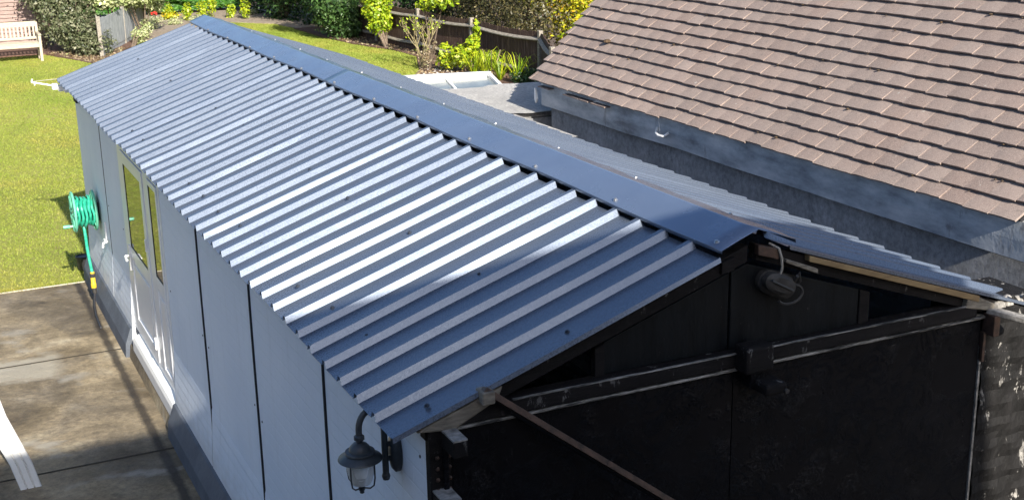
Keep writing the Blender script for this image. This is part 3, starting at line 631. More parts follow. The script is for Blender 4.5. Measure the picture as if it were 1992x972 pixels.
# white plastic garden chair, mostly outside the left edge
st = thing('garden_chair', 'white plastic garden chair whose ribbed front leg stands on the patio', 'chair', (-2.9, 4.95, 0))
def ribbed(pts, ws, name, side=(1, 0, 0), th=.022):
    V = []; n = len(pts); S = Vector(side)
    prof_ = [(-.5, -.2), (-.46, .5), (-.22, .5), (-.19, -.35), (-.15, -.35), (-.12, .5), (.12, .5), (.15, -.35), (.19, -.35), (.22, .5), (.46, .5), (.5, -.2), (.44, -.5), (-.44, -.5)]
    for i, p in enumerate(pts):
        p = Vector(p); d = (Vector(pts[min(i+1, n-1)])-Vector(pts[max(i-1, 0)])).normalized(); nn = d.cross(S).normalized()
        if nn.y > 0: nn = -nn
        V += [p + S*a*ws[i] + nn*b*th for a, b in prof_]
    m = len(prof_); F = [(j*m+i, j*m+(i+1) % m, (j+1)*m+(i+1) % m, (j+1)*m+i) for j in range(n-1) for i in range(m)] + [tuple(range(m)), tuple((n-1)*m+i for i in reversed(range(m)))]
    mb = MB(); mb.add(V, F); return mb.build(name, M['white'], st, .002)
LEG = [(-2.51, 4.74, .0), (-2.553, 4.76, .185), (-2.615, 4.78, .355), (-2.675, 4.80, .53), (-2.70, 4.86, .66), (-2.71, 4.98, .72)]
ribbed(LEG, [.14, .145, .15, .15, .14, .11], 'leg')
off = Vector((-.62, 0, 0)); ribbed([Vector(p)+off for p in LEG], [.14, .145, .15, .15, .14, .11], 'leg')
tp_ = Vector(LEG[-1])
for o_ in (Vector((0,0,0)), off):
    ribbed([tp_+o_, tp_+o_+Vector((0, .12, .035)), tp_+o_+Vector((0, .35, .04)), tp_+o_+Vector((0, .55, .0))], [.11, .09, .075, .075], 'armrest')
    ribbed([tp_+o_+Vector((.02, .50, -.02)), tp_+o_+Vector((.04, .62, -.35)), Vector((tp_.x+o_.x+.05, tp_.y+.70, 0))], [.08, .09, .10], 'leg')
MB().prism([(tp_.x-.60, 4.86, .36), (tp_.x-.02, 4.86, .36), (tp_.x-.06, 5.35, .33), (tp_.x-.56, 5.35, .33)], (0, 0, .02)).build('seat', M['white'], st, .006)
mb = MB(); mb.prism([(tp_.x-.56, 5.33, .36), (tp_.x-.06, 5.33, .36), (tp_.x-.10, 5.55, .85), (tp_.x-.52, 5.55, .85)], (0, .02, .008)); mb.build('backrest', M['white'], st, .006)

# white folding airer beyond the far corner
ai = thing('clothes_airer', 'white folding clothes airer arm sticking out past the far garage corner', 'clothes airer', (-1.45, 9.62, 1.9))
mb = MB(); mb.tube([(-1.765, 9.75, 2.068), (-1.62, 9.72, 2.035), (-1.50, 9.70, 2.005), (-1.40, 9.68, 1.99)], .008, 8).tube([(-1.765, 9.75, 2.068), (-1.755, 9.77, 2.095)], .008, 6).tube([(-1.74, 9.74, 2.060), (-1.74, 9.74, 2.036)], .006, 6); mb.build('arm', M['white'], ai)
mb = MB(); mb.tube([(-1.745, 9.75, 2.075), (-1.60, 9.76, 2.078), (-1.48, 9.76, 2.082)], .0028, 6); mb.build('line', M['cable'], ai)
mb = MB(); mb.box(-1.585, -1.52, 9.66, 9.73, 1.985, 2.045).box(-1.53, -1.47, 9.64, 9.71, 1.965, 2.03).box(-1.48, -1.30, 9.565, 9.70, 1.96, 2.01); mb.build('bracket', M['white'], ai, .012)

# ------------------------------------------------------------ neighbouring garage with brown tiled roof
nb = thing('tiled_garage', 'neighbouring garage with brown plain-tiled pitched roof and dark rendered wall', 'garage', (2.1, 3, 0))
TP = .83; cosr = 1/math.sqrt(1+TP*TP); sinr = TP*cosr; EX, EZ = 2.0, 2.262; GA = .112; TW = .176
n_row = 32; V = []; F = []; att = []
rt = random.Random(3)
U = np.array([cosr, 0, sinr]); Nn = np.array([-sinr, 0, cosr])
for r_ in range(n_row):
    s0 = GA*r_; ystart = .565 - .0*(r_) - (TW/2 if r_ % 2 else 0) ; y_end = 6.055 + .20*s0*1.0
    sag = [rt.uniform(-.004, .004) for _ in range(8)]
    k = 0; y = ystart
    if r_ % 2 == 0: pass
    while y < y_end-.02:
        y1 = min(y+TW-.0008, y_end+ rt.uniform(-.006, .006)); 
        ya = max(y, .55)
        ds = rt.uniform(-.005, .005) + .004*math.sin(y*2.3+r_*.8) + (-.006 if (r_ == 0 and rt.random() < .2) else 0)
        dn = rt.uniform(-.0006, .0006); tw_ = rt.uniform(-.0042, -.0006); lift = .0225+rt.uniform(-.002, .004)
        if r_ == 0 and 2.25 < y < 2.75: ds += .010
        base = np.array([EX, 0, EZ]); idx = len(V); ny = 4; ns = 3
        for j in range(ns+1):
            q = j/ns; s_ = s0+ds+q*(GA+.035)
            for i in range(ny+1):
                u = i/ny; yy = ya+(y1-ya)*u
                z_ = lift*(1-q) - .001*q + dn + tw_*(u-.5)*(1-q) + .0030*(1-(2*u-1)**2)*(1-.5*q)
                rag = (rt.uniform(-.0012, .0012) if j == 0 else 0)
                P = base + U*(s_+rag) + Nn*z_; V.append((P[0], yy, P[2]))
        for i in range(ny+1):                      # bottom of the tail
            P = np.array(V[idx+i]) - Nn*.013; V.append(tuple(P))
        for j in range(ns):
            for i in range(ny): F.append((idx+j*(ny+1)+i, idx+(j+1)*(ny+1)+i, idx+(j+1)*(ny+1)+i+1, idx+j*(ny+1)+i+1)[::-1])
        b0 = idx+(ns+1)*(ny+1)
        for i in range(ny): F.append((b0+i, idx+i, idx+i+1, b0+i+1)[::-1])
        # side walls
        for side_i in (0, ny):
            for j in range(ns):
                i0 = idx+j*(ny+1)+side_i; i1 = idx+(j+1)*(ny+1)+side_i; k0 = len(V)
                V.append(tuple(np.array(V[i0])-Nn*.012)); V.append(tuple(np.array(V[i1])-Nn*.012))
                F.append((i0, i1, k0+1, k0) if side_i == 0 else (i1, i0, k0, k0+1))
        att += [rt.betavariate(2, 2)]*(ns*ny+ny+2*ns)
        y = y+TW
V = np.array(V); F = np.array(F)
roof_t = npmesh('roof_tiles', V, F, M['tile'], nb, np.array(att)); roof_t.data.polygons.foreach_set('use_smooth', [False]*len(roof_t.data.polygons)); roof_t.data.update()
# under-roof slab (battens and felt), other slope and ridge
mb = MB(); HX = EX+GA*n_row*cosr; HZ = EZ+GA*n_row*sinr
mb.add([(EX+.03, .57, EZ+.013), (EX+.03, 6.03, EZ+.013), (HX, 6.03+.2*GA*n_row, HZ-.025), (HX, .57, HZ-.025), (EX+.045, .57, EZ+.003), (EX+.045, 6.03, EZ+.003), (HX, 6.03+.2*GA*n_row, HZ-.08), (HX, .57, HZ-.08)],
       [(0,1,2,3)[::-1], (4,5,6,7), (0,4,5,1)[::-1], (1,5,6,2)[::-1], (3,2,6,7)[::-1], (0,3,7,4)[::-1]]); mb.build('roof_felt', M['gap'], nb)
mb = MB(); mb.prism([(HX+.001, .57, HZ-.02), (HX*2-EX, .57, EZ-.02), (HX*2-EX, .57, EZ-.08), (HX+.001, .57, HZ-.09)], (0, 6.1, 0)); mb.build('far_slope', M['slate'], nb)
mb = MB(); mb.lathe([(.09, 0), (.09, 6.1)], (HX, .57, HZ-.03), 'y', 14); mb.build('ridge_tile', M['tile'], nb)
# fascia with wavy lower edge
def wavy(y0, y1, x0, x1, ztop, zbot, n, amp, name, mat, fn=None):
    V = []; F = []
    for j in range(n+1):
        y = y0+(y1-y0)*j/n; a = amp*(math.sin(y*2.3)+.6*math.sin(y*5.1+1)); bx = .006*math.sin(y*3.7)
        V += [(x0+bx, y, ztop), (x0+bx-.004, y, (ztop+zbot)/2+a*.5), (x0+bx, y, zbot+a), (x1, y, zbot+a), (x1, y, ztop)]
    for j in range(n):
        for i in range(5): F.append((j*5+i, (j+1)*5+i, (j+1)*5+(i+1) % 5, j*5+(i+1) % 5))
    F += [(4,3,2,1,0), tuple(n*5+i for i in range(5))]
    mb = MB(); mb.add(V, F); return mb.build(name, mat, nb, smooth=False)
wavy(.40, 5.93, 2.052, 2.075, 2.262, 2.058, 50, .0022, 'fascia', M['lead'])
wavy(.42, 5.80, 2.078, 2.09, 2.062, 2.046, 50, .002, 'drip_board', M['black_wood'])
mb = MB(); mb.box(2.11, 2.30, .30, 5.86, -.02, 2.24); mb.build('wall', M['render'], nb, .01)
mb = MB(); mb.prism([(2.302, 5.80, -.02), (6.6, 5.80, -.02), (6.6, 5.80, 2.2), (HX-.1, 5.80, HZ-.25), (2.302, 5.80, 2.38)], (0, .2, 0)); mb.build('end_wall', M['render'], nb)
mb = MB(); mb.prism([(2.302, .60, -.02), (6.6, .60, -.02), (6.6, .60, 2.2), (HX-.1, .60, HZ-.25), (2.302, .60, 2.38)], (0, .2, 0)); mb.build('front_wall', M['render'], nb)
MB().box(2.077, 2.108, .42, 5.9, 2.247, 2.26).build('soffit', M['gap'], nb)
# broken tile scraps caught at the eave
for (y, w_, x_) in ((5.28, .26, 1.985), (5.05, .15, 1.98), (4.80, .22, 1.972), (5.80, .20, 2.0)):
    MB().box(x_, x_+.06, y-w_/2, y+w_/2, 2.224, 2.234).build('undertile', M['tile'], nb, .002)
for k in range(110):
    s_ = GA*random.randint(1, 24); y = random.uniform(.8, 6.0); P = np.array([EX, 0, EZ])+U*(s_-.012)+Nn*.018; rr = random.uniform(.004, .014)
    mb = MB(); mb.lathe([(rr*.3, -rr*.4), (rr, 0), (rr*.5, rr*.5)], (P[0], y, P[2]), 'z', 7); mb.build('moss_clump', M['moss'], nb, smooth=False)
for (sx, y) in ((1.20, 1.02), (1.9, 2.9), (.55, 5.4)):
    P = np.array([EX, 0, EZ])+U*sx+Nn*.03
    mb = MB(); mb.lathe([(.012, -.01), (.035, -.004), (.028, .014), (.01, .02)], (P[0], y, P[2]), 'z', 8); mb.build('moss_clump', M['moss'], nb, smooth=False)
mb = MB(); mb.tube([(2.045, 4.02, 2.175), (2.01, 3.98, 2.145), (2.00, 3.93, 2.135), (2.005, 3.87, 2.14), (2.03, 3.84, 2.165)], .010, 8).tube([(2.04, 4.0, 2.25), (2.035, 3.98, 2.20), (2.03, 3.96, 2.16)], .003, 6)
hk = mb.build('gutter_hook', M['white'], nb)
mb = MB(); mb.prism([(2.02, 5.99, 2.20), (2.02, 5.96, 2.11), (2.02, 5.985, 2.07), (2.02, 6.01, 2.10), (2.02, 6.01, 2.20)], (.018, 0, 0)); mb.build('gutter_end', M['white'], nb, .003)

# felt-roofed outbuilding behind it with a tilted rooflight
ob = thing('felt_roofed_outbuilding', 'low outbuilding with worn grey felt flat roof behind the tiled garage', 'outbuilding', (2.5, 6.8, 0))
MB().box(1.66, 4.2, 6.02, 7.30, 0, 1.93).build('wall', M['render'], ob)
V = []; F = []; nX, nY = 40, 24
for j in range(nY+1):
    for i in range(nX+1):
        x = 1.56+2.8*i/nX; y = 5.95+(7.52-.14*(i/nX)-5.95)*j/nY
        if j == nY: y += random.uniform(-.015, .015)
        V.append((x, y, 2.0+.006*math.sin(x*9+y*4)+random.uniform(-.003, .003)))
F = [(j*(nX+1)+i, j*(nX+1)+i+1, (j+1)*(nX+1)+i+1, (j+1)*(nX+1)+i) for j in range(nY) for i in range(nX)]
mb = MB(); mb.add(V, F); mb.add([(1.56, 4.8, 2.0), (1.80, 4.8, 2.0), (1.80, 5.951, 2.0), (1.56, 5.951, 2.0)], [(0, 1, 2, 3)]); mb.box(1.60, 4.3, 6.05, 7.34, 1.935, 1.985).box(1.62, 1.78, 4.82, 6.04, 1.94, 1.985); o = mb.build('felt_roof', M['felt'], ob, smooth=False)
rl = thing('rooflight', 'white framed glass rooflight panel behind the grey felt roof', 'rooflight', (2.0, 7.8, 2.0))
mb = MB(); mb.prism([(1.10, 8.0, 2.03), (2.52, 8.0, 1.985), (2.52, 8.0, 2.052), (1.10, 8.0, 2.10)], (0, .05, 0)); 
mb.bar((2.50, 8.02, 2.03), (2.40, 7.50, 1.975), .035, .04); mb.bar((2.02, 8.02, 2.02), (1.93, 7.55, 1.98), .025, .03)
mb.build('frame', M['white'], rl, .004)
mb = MB(); mb.add([(1.1, 7.56, 1.985), (2.41, 7.52, 1.968), (2.50, 8.0, 2.01), (1.1, 8.0, 2.04), (1.1, 7.56, 1.975), (2.41, 7.52, 1.958), (2.50, 8.0, 2.0), (1.1, 8.0, 2.03)],
                  [(0,1,2,3), (7,6,5,4), (0,4,5,1), (1,5,6,2), (2,6,7,3), (3,7,4,0)]); mb.build('pane', M['sglass'], rl)
mb = MB(); mb.box(1.12, 2.5, 7.56, 8.04, 0, 1.90); mb.build('upstand', M['render'], rl)

# ------------------------------------------------------------ house behind the camera whose shadow falls on the patio and gable
ho = thing('house', 'two-storey brick house that shades the near patio and garage front', 'house', (-4, -8, 0))
hw = MB().box(-10, 1.0, -12, -4.50, 0, 5.14).build('wall', M['brick'], ho)
mb = MB(); e = .12; zt = 7.2
mb.add([(-10.1, -12.2, 5.145), (1.03, -12.2, 5.145), (1.03, -4.34, 5.145), (-10.1, -4.34, 5.145), (-10.1, -12.2, 5.2), (1.03, -12.2, 5.2), (1.03, -4.34, 5.2), (-10.1, -4.34, 5.2), (-7, -8.3, 6.7), (-2.5, -8.3, 6.7)],
       [(3,2,1,0), (0,1,5,4), (1,2,6,5), (2,3,7,6), (3,0,4,7), (4,5,9,8), (6,7,8,9), (5,6,9), (7,4,8)]); mb.build('roof', M['slate'], ho)
for x in (-7.5, -3.7, -1.2):
    for z in (.9, 3.1):
        f_ = MB().box(x, x+1.3, -4.5, -4.46, z, z+1.15).build('window', M['upvc'], ho, .005)
        MB().box(x+.06, x+.62, -4.459, -4.455, z+.06, z+1.09).box(x+.68, x+1.24, -4.459, -4.455, z+.06, z+1.09).build('pane', M['wglass'], f_)
MB().tube([(.85, -4.42, 5.1), (.85, -4.42, 0)], .035, 10).build('downpipe', M['seal'], ho)

# ------------------------------------------------------------ garden fences
def fence_run(name, label, pts, h, mat, railmat, group=None, sag=.03, loc=None, plank=.10, rails=(.84, .22)):
    fn = thing(name, label, 'fence', (*pts[0], 0), group)
    for i, (x, y) in enumerate(pts):
        lean = random.uniform(-.02, .03)
        MB().bar((x, y, -.2), (x+lean, y+lean, h*1.01), .09, .09, (1, 0, 0)).build('post', railmat, fn, .008)
    for i in range(len(pts)-1):
        a = Vector((*pts[i], 0)); b = Vector((*pts[i+1], 0)); d = (b-a); ln_ = d.length; d.normalize(); nrm = Vector((d.y, -d.x, 0))
        if nrm.x > 0: nrm = -nrm
        n = max(3, int(ln_/plank)); mb = MB()
        for k in range(n):
            p0 = a + d*(ln_*k/n+.004); p1 = a + d*(ln_*(k+1)/n-.006); off = -nrm*.03
            hh = h*(.97+random.uniform(-.012, .018)) - sag*math.sin(math.pi*(k+.5)/n)
            q = [p0+off, p1+off, p1+off+Vector((0,0,hh)), p0+off+Vector((0,0,hh))]
            tk = -nrm*random.uniform(.010, .016)
            V = [(v.x, v.y, max(v.z, .12)) for v in q]; V2 = [(v[0]+tk.x+(d.x*.01 if j in (1,2) else 0), v[1]+tk.y, v[2]) for j, v in enumerate(V)]
            mb.add(V+V2, [(0,1,2,3), (7,6,5,4), (0,4,5,1), (1,5,6,2), (2,6,7,3), (3,7,4,0)])
        mb.build('board_panel', mat, fn)
        mb = MB(); a2 = a+nrm*-.015; b2 = b+nrm*-.015
        mb.bar(a2+Vector((0,0,.065)), b2+Vector((0,0,.065)), .03, .13); mb.build('gravel_board', mat, fn)
        for rz_ in rails:
            mb = MB(); S = 6; P = [a+d*(ln_*k/S)+Vector((0,0,h*rz_-sag*1.5*math.sin(math.pi*k/S)))+nrm*.012 for k in range(S+1)]
            V = []
            for p_i in P: V += [tuple(p_i+nrm*-.03+Vector((0,0,.038))), tuple(p_i+nrm*.03), tuple(p_i+nrm*.03+Vector((0,0,-.018))), tuple(p_i+nrm*-.03+Vector((0,0,-.038)))]
            F = [(j*4+i_, j*4+(i_+1) % 4, (j+1)*4+(i_+1) % 4, (j+1)*4+i_) for j in range(S) for i_ in range(4)]
            mb.add(V, F); mb.build('rail', railmat, fn, smooth=False)
    return fn
fence_run('garden_fence', 'dark brown close-board fence with grey rails along the right of the lawn',
          [(6.9, 14.6), (7.6, 16.5), (8.50, 18.8), (8.34, 21.8), (8.12, 24.4), (7.97, 26.9), (7.9, 29.4), (7.9, 32)], 1.02, M['fence'], M['rail'])
fence_run('garden_fence', 'weathered grey garden fence half covered by shrubs at the left of the flower bed',
          [(1.40, 27.9), (2.30, 30.2), (3.2, 32.6)], .95, M['grey_fence'], M['rail'])

# shed
sh = thing('garden_shed', 'pinkish-brown weatherboarded shed behind the garden bench', 'shed', (-2, 32, 0))
mb = MB()
for k in range(26):
    z = .1+.095*k; mb.add([(-4.5, 30.93, z), (.36, 30.93, z), (.36, 30.965, z+.102), (-4.5, 30.965, z+.102), (-4.5, 30.98, z), (.36, 30.98, z), (.36, 30.99, z+.102), (-4.5, 30.99, z+.102)],
                          [(0,1,2,3), (7,6,5,4), (0,4,5,1), (1,5,6,2), (2,6,7,3), (3,7,4,0)])
mb.build('board_wall', M['shed'], sh)
MB().box(-4.48, .34, 31.0, 33.5, 0, 2.55).build('wall', M['shed'], sh)
mb = MB(); mb.prism([(-4.7, 30.8, 2.556), (.55, 30.8, 2.556), (-2.07, 30.8, 3.4)], (0, 2.9, 0)); mb.build('roof', M['felt'], sh)
MB().box(.345, .40, 30.92, 31.0, .05, 2.55).build('corner_trim', M['shed'], sh)

# bench
by = 28.0
be = thing('garden_bench', 'pale slatted wooden garden bench standing on the lawn in front of the shed', 'bench', (-.7, by, 0))
X0, X1 = -1.42, .085; b_ = be
for x in (X0+.03, X1-.03):
    MB().box(x-.03, x+.03, by-.03, by+.03, 0, .60).build('leg', M['bench'], be, .004)
    MB().bar((x, by+.48, 0), (x, by+.56, .86), .06, .06, (1,0,0)).build('leg', M['bench'], be, .004)
    MB().bar((x, by-.05, .615), (x, by+.56, .625), .07, .035).build('armrest', M['bench'], be, .006)
    MB().bar((x, by+.03, .30), (x, by+.46, .30), .03, .06).build('side_rail', M['bench'], be, .004)
MB().box(X0+.06, X1-.06, by-.015, by+.015, .325, .405).build('front_rail', M['bench'], be, .004)
for k in range(5): MB().box(X0+.01, X1-.01, by-.02+.092*k, by+.058+.092*k, .408, .43).build('seat_slat', M['bench'], be, .003)
MB().bar((X0+.05, by+.515, .50), (X1-.05, by+.515, .50), .035, .06).build('back_rail', M['bench'], be, .004)
MB().bar((X0+.04, by+.56, .82), (X1-.04, by+.56, .82), .035, .12).build('back_rail', M['bench'], be, .004)
for k in range(16):
    x = X0+.10+(X1-X0-.20)*k/15; MB().bar((x, by+.517, .52), (x, by+.555, .78), .038, .016, (0,1,0)).build('back_slat', M['bench'], be, .002)

# ------------------------------------------------------------ shrubs
def leaves(n, blobs, size, aspect=.55, shell=.55, bias_up=.4):
    w = np.array([b[3]*b[4]*b[5] for b in blobs])**.67; w /= w.sum(); which = rng.choice(len(blobs), n, p=w); B = np.array(blobs)[which]
    d = rng.normal(size=(n, 3)); d /= np.linalg.norm(d, axis=1)[:, None]
    r = shell + (1-shell)*rng.random(n)**.6; r *= 1+.10*rng.normal(size=n)
    lump = 1+.13*np.sin(d[:,0]*7+B[:,0]*3)*np.sin(d[:,1]*6+B[:,1]*5+1)*1.2+.09*np.sin(d[:,2]*11+d[:,0]*9)
    P = B[:, :3] + d*B[:, 3:6]*(r*lump)[:, None]
    P[:, 2] = np.maximum(P[:, 2], .03)
    nrm = d + rng.normal(size=(n, 3))*.7; nrm[:, 2] += bias_up; nrm /= np.linalg.norm(nrm, axis=1)[:, None]
    a = np.cross(nrm, rng.normal(size=(n, 3))); a /= np.linalg.norm(a, axis=1)[:, None]; b = np.cross(nrm, a)
    s = size*rng.uniform(.6, 1.35, n)[:, None]
    V = np.stack([P-a*s, P+b*s*aspect+nrm*s*.15, P+a*s, P-b*s*aspect+nrm*s*.15], 1).reshape(-1, 3)
    return V, np.arange(4*n).reshape(-1, 4)
def shrub(name, label, base, blobs, n, size, mat, aspect=.55, shell=.5, cat='shrub', group=None, stems=6, stemr=.02, spread=.3, stemh=None, beta=(2, 2.2)):
    o = thing(name, label, cat, (*base, 0), group)
    V, F = leaves(n, blobs, size, aspect, shell); npmesh('foliage', V, F, LM[mat], o, rng.beta(*beta, n))
    mb = MB()
    for k in range(stems):
        b = random.choice(blobs); h = stemh or b[2]+b[5]*.5
        t_ = Vector((b[0]+random.uniform(-1, 1)*b[3]*.6, b[1]+random.uniform(-1, 1)*b[4]*.6, h*random.uniform(.8, 1.05))); s_ = Vector((base[0]+random.uniform(-.5, .5)*spread*.3, base[1]+random.uniform(-.5, .5)*spread*.3, -.02))
        m_ = s_.lerp(t_, .5)+Vector((random.uniform(-.1, .1)*spread, random.uniform(-.1, .1)*spread, .05)); mb.tube([s_, m_, t_], [stemr, stemr*.75, stemr*.35], 6)
    mb.build('stem', M['bark'], o); return o
shrub('shrub', 'big olive-green rounded shrub between the bench and the grey fence', (1.0, 29.0),
      [(.75, 29.2, .95, .62, .6, .75), (1.05, 28.7, .55, .62, .55, .5), (1.25, 28.2, .32, .50, .45, .34), (.55, 29.6, 1.6, .75, .7, .75), (1.25, 29.4, 1.5, .6, .6, .7)], 15000, .040, 'olive', .5)
shrub('shrub', 'dark green bush overhanging the right end of the shed', (.35, 30.2), [(.45, 30.2, 1.7, .55, .5, .7), (.2, 30.1, 2.2, .7, .5, .5)], 4500, .045, 'dark')
shrub('climber', 'pale variegated climber spilling over the weathered grey fence', (2.9, 30.9),
      [(2.45, 30.5, 1.20, .5, .5, .30), (3.0, 31.4, 1.15, .50, .6, .36), (3.45, 32.3, .9, .32, .5, .36), (1.75, 29.2, 1.22, .40, .4, .22), (3.0, 31.2, 1.5, .8, .7, .5)], 11000, .045, 'varieg', .6, cat='climbing plant')
shrub('shrub', 'lime-green leafy shrub rising behind the weathered grey fence', (2.2, 30.8), [(2.25, 30.9, 1.25, .42, .4, .36), (2.2, 31.1, 1.7, .5, .4, .4)], 3500, .045, 'lime')
shrub('shrub', 'thin pale-leaved shrub growing at the foot of the grey fence', (2.4, 29.6), [(2.62, 30.0, .22, .20, .3, .22), (2.95, 30.8, .30, .2, .3, .25)], 900, .032, 'varieg', .5, .2)
# conifer hedge: flattened drooping sprays
hd = thing('conifer_hedge', 'clipped bright green conifer hedge behind the flower bed', 'hedge', (5, 37.4, 0))
n = 42000; x = rng.uniform(1.6, 7.2, n); z = rng.uniform(.12, 2.3, n); dep = rng.random(n)**2*.5
y = 37.0 + dep + .10*np.sin(x*5+z*7)+.07*np.sin(z*17+x*3) + .05*(z < .4)
P = np.stack([x, y, z], 1); a = np.stack([rng.normal(1, .3, n), rng.normal(0, .35, n), rng.normal(-.15, .25, n)], 1); a /= np.linalg.norm(a, axis=1)[:, None]
b = np.cross(a, np.stack([rng.normal(0, .3, n), rng.normal(-1, .3, n), rng.normal(.5, .4, n)], 1)); b /= np.linalg.norm(b, axis=1)[:, None]; s_ = rng.uniform(.03, .07, n)[:, None]
V = np.stack([P-a*s_, P+b*s_*.3, P+a*s_, P-b*s_*.3], 1).reshape(-1, 3); npmesh('foliage', V, np.arange(4*n).reshape(-1, 4), LM['conifer'], hd, rng.beta(2.2, 1.9, n))
mb = MB()
for k in range(12): mb.tube([(1.7+.48*k, 37.5, 0), (1.7+.48*k, 37.55, 1.6)], [.04, .02], 6)
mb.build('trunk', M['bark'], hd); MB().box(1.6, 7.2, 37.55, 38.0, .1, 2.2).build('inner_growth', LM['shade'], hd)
shrub('tree', 'shaded dark evergreen tree in the far right corner of the lawn', (7.6, 34), [(7.6, 34, 1.3, 1.0, 2.0, 1.4), (8.0, 31.5, 1.4, .9, 1.4, 1.5), (7.3, 36.0, 1.0, .5, 1, 1.0)], 20000, .05, 'dark', cat='tree', stems=8, stemr=.05, beta=(1.6, 4))
shrub('tree', 'tall shaded evergreen tree behind the far right fence corner', (9.2, 30), [(9.2, 30.5, 2.2, 1.3, 2.2, 1.3), (8.8, 33.5, 2.3, 1.2, 1.8, 1.3)], 12000, .06, 'dark', cat='tree', stems=8, stemr=.06, beta=(1.6, 4))
shrub('laurel_bush', 'glossy dark green laurel bush standing against the fence end', (7.4, 28.0),
      [(7.35, 28.3, .62, .55, .7, .55), (7.3, 28.0, .95, .60, .7, .6), (7.0, 28.5, 1.5, .65, .7, .55), (7.55, 27.9, .35, .35, .35, .32)], 9000, .050, 'dark', .5, cat='bush', beta=(2.4, 1.7))
shrub('shrub', 'yellow-green upright shrub on a bare trunk in front of the fence', (7.75, 25.6),
      [(7.72, 25.9, .60, .30, .32, .30), (7.70, 26.0, .95, .36, .36, .34), (7.72, 26.1, 1.35, .42, .4, .4)], 4200, .042, 'lime', .55, stems=5, stemr=.035)
shrub('shrub', 'small leafy green shrub growing high above the fence near the rose', (7.9, 23.2), [(7.85, 23.1, 1.28, .26, .35, .20), (8.0, 22.6, 1.38, .30, .5, .2)], 520, .045, 'lime', .5, stems=4)
# twiggy rose
ro = thing('rose_bush', 'sparse twiggy rose bush with bare pale stems beside the mulch bed', 'rose bush', (7.2, 21.9, 0))
mb = MB(); rr_ = random.Random(5); tips = []
def branch(p, d, l, r, depth):
    q = p + d*l; m_ = p + d*l*.5 + Vector((rr_.uniform(-.03, .03),)*3); mb.tube([p, m_, q], [r, r*.85, r*.7], 5)
    tips.append(q)
    if depth > 0:
        for _ in range(rr_.choice((2, 2, 3))): branch(q, (d+Vector((rr_.uniform(-.6, .6), rr_.uniform(-.6, .6), rr_.uniform(-.15, .5)))).normalized(), l*rr_.uniform(.55, .85), r*.65, depth-1)
for k in range(6): branch(Vector((7.2+rr_.uniform(-.05, .05), 21.9+rr_.uniform(-.05, .05), 0)), Vector((rr_.uniform(-.35, .4), rr_.uniform(-.3, .3), 1)).normalized(), .46, .014, 3)
mb.build('stem', M['twig'], ro)
def leaf_at(pts, per, spread, size, mat, parent, name='foliage'):
    P = np.repeat(np.array([tuple(p) for p in pts]), per, 0); P = P + rng.normal(size=P.shape)*spread; n = len(P)
    nrm = rng.normal(size=(n, 3)); nrm[:, 2] += .5; nrm /= np.linalg.norm(nrm, axis=1)[:, None]; a = np.cross(nrm, rng.normal(size=(n, 3))); a /= np.linalg.norm(a, axis=1)[:, None]; b = np.cross(nrm, a); s = size*rng.uniform(.6, 1.3, n)[:, None]
    V = np.stack([P-a*s, P+b*s*.55, P+a*s, P-b*s*.55], 1).reshape(-1, 3); return npmesh(name, V, np.arange(4*n).reshape(-1, 4), LM[mat], parent, rng.beta(2, 2, n))
leaf_at([t_ for t_ in tips if rr_.random() < .45], 4, .035, .026, 'lime', ro)
shrub('shrub', 'dried brown stalks with a few yellow leaves below the rose', (7.22, 21.6), [(7.2, 21.6, .30, .10, .12, .34), (7.35, 21.5, .5, .06, .1, .2)], 320, .03, 'dry', .3, .1, stems=9, stemr=.008)
shrub('shrub', 'bright lime-green leafy plant with a tall spike in front of the fence', (7.75, 20.7),
      [(7.70, 20.8, .38, .32, .32, .26), (7.85, 20.6, .62, .16, .16, .22), (7.95, 20.6, .90, .10, .10, .2), (7.45, 21.1, .28, .22, .2, .2), (7.45, 21.2, .55, .12, .1, .08), (8.05, 20.3, .3, .25, .25, .22)], 1500, .050, 'lime', .6, .2, stems=9, stemr=.008, beta=(2.6, 2))
# strappy leaf tuft
tf = thing('strap_leaf_plant', 'arching strap-leaved yellow-green plant beside the rooflight', 'plant', (7.8, 19.6, 0))
Vs = []; Fs = []; at = []
for k in range(150):
    c_ = random.choice([(7.75, 19.8), (7.9, 19.4), (8.05, 18.9), (7.6, 20.0)]); a = random.uniform(0, 6.28); l = random.uniform(.35, .65); h = random.uniform(.35, .6); w_ = .012; px = math.cos(a); py = math.sin(a)
    i0 = len(Vs)
    for j in range(5):
        q = j/4; r_ = l*q; z = h*math.sin(q*2.2)/.95*(1 if q < .9 else .9); w2 = w_*(1-q*.85)
        Vs += [(c_[0]+px*r_-py*w2, c_[1]+py*r_+px*w2, z), (c_[0]+px*r_+py*w2, c_[1]+py*r_-px*w2, z)]
    for j in range(4): Fs.append((i0+2*j, i0+2*j+1, i0+2*j+3, i0+2*j+2)); 
    at += [random.betavariate(2, 2)]*4
npmesh('leaves', np.array(Vs), np.array(Fs), LM['lime'], tf, np.array(at))
mb = MB()
for k in range(5): mb.tube([(7.8, 19.6, 0), (7.8+random.uniform(-.15, .2), 19.6+random.uniform(-.2, .2), .62)], .006, 5)
mb.build('flower_stalk', M['twig'], tf)
shrub('shrub', 'low green groundcover shrub at the foot of the fence by the tiled roof', (8.25, 18.7), [(8.2, 18.8, .16, .35, .4, .16)], 900, .035, 'dark', .5, .2, stems=4, stemr=.006)
shrub('conifer', 'bronze-green conifer bush behind the fence posts', (9.6, 22.2), [(9.5, 22.6, 1.2, .9, 1.9, .85), (9.3, 20.6, 1.1, .7, 1.2, .62), (9.9, 24.5, 1.3, .9, 1.6, .9), (9.6, 21.8, 2.0, .9, 2.4, .7)], 26000, .035, 'bronze', .4, cat='conifer', stemr=.05)
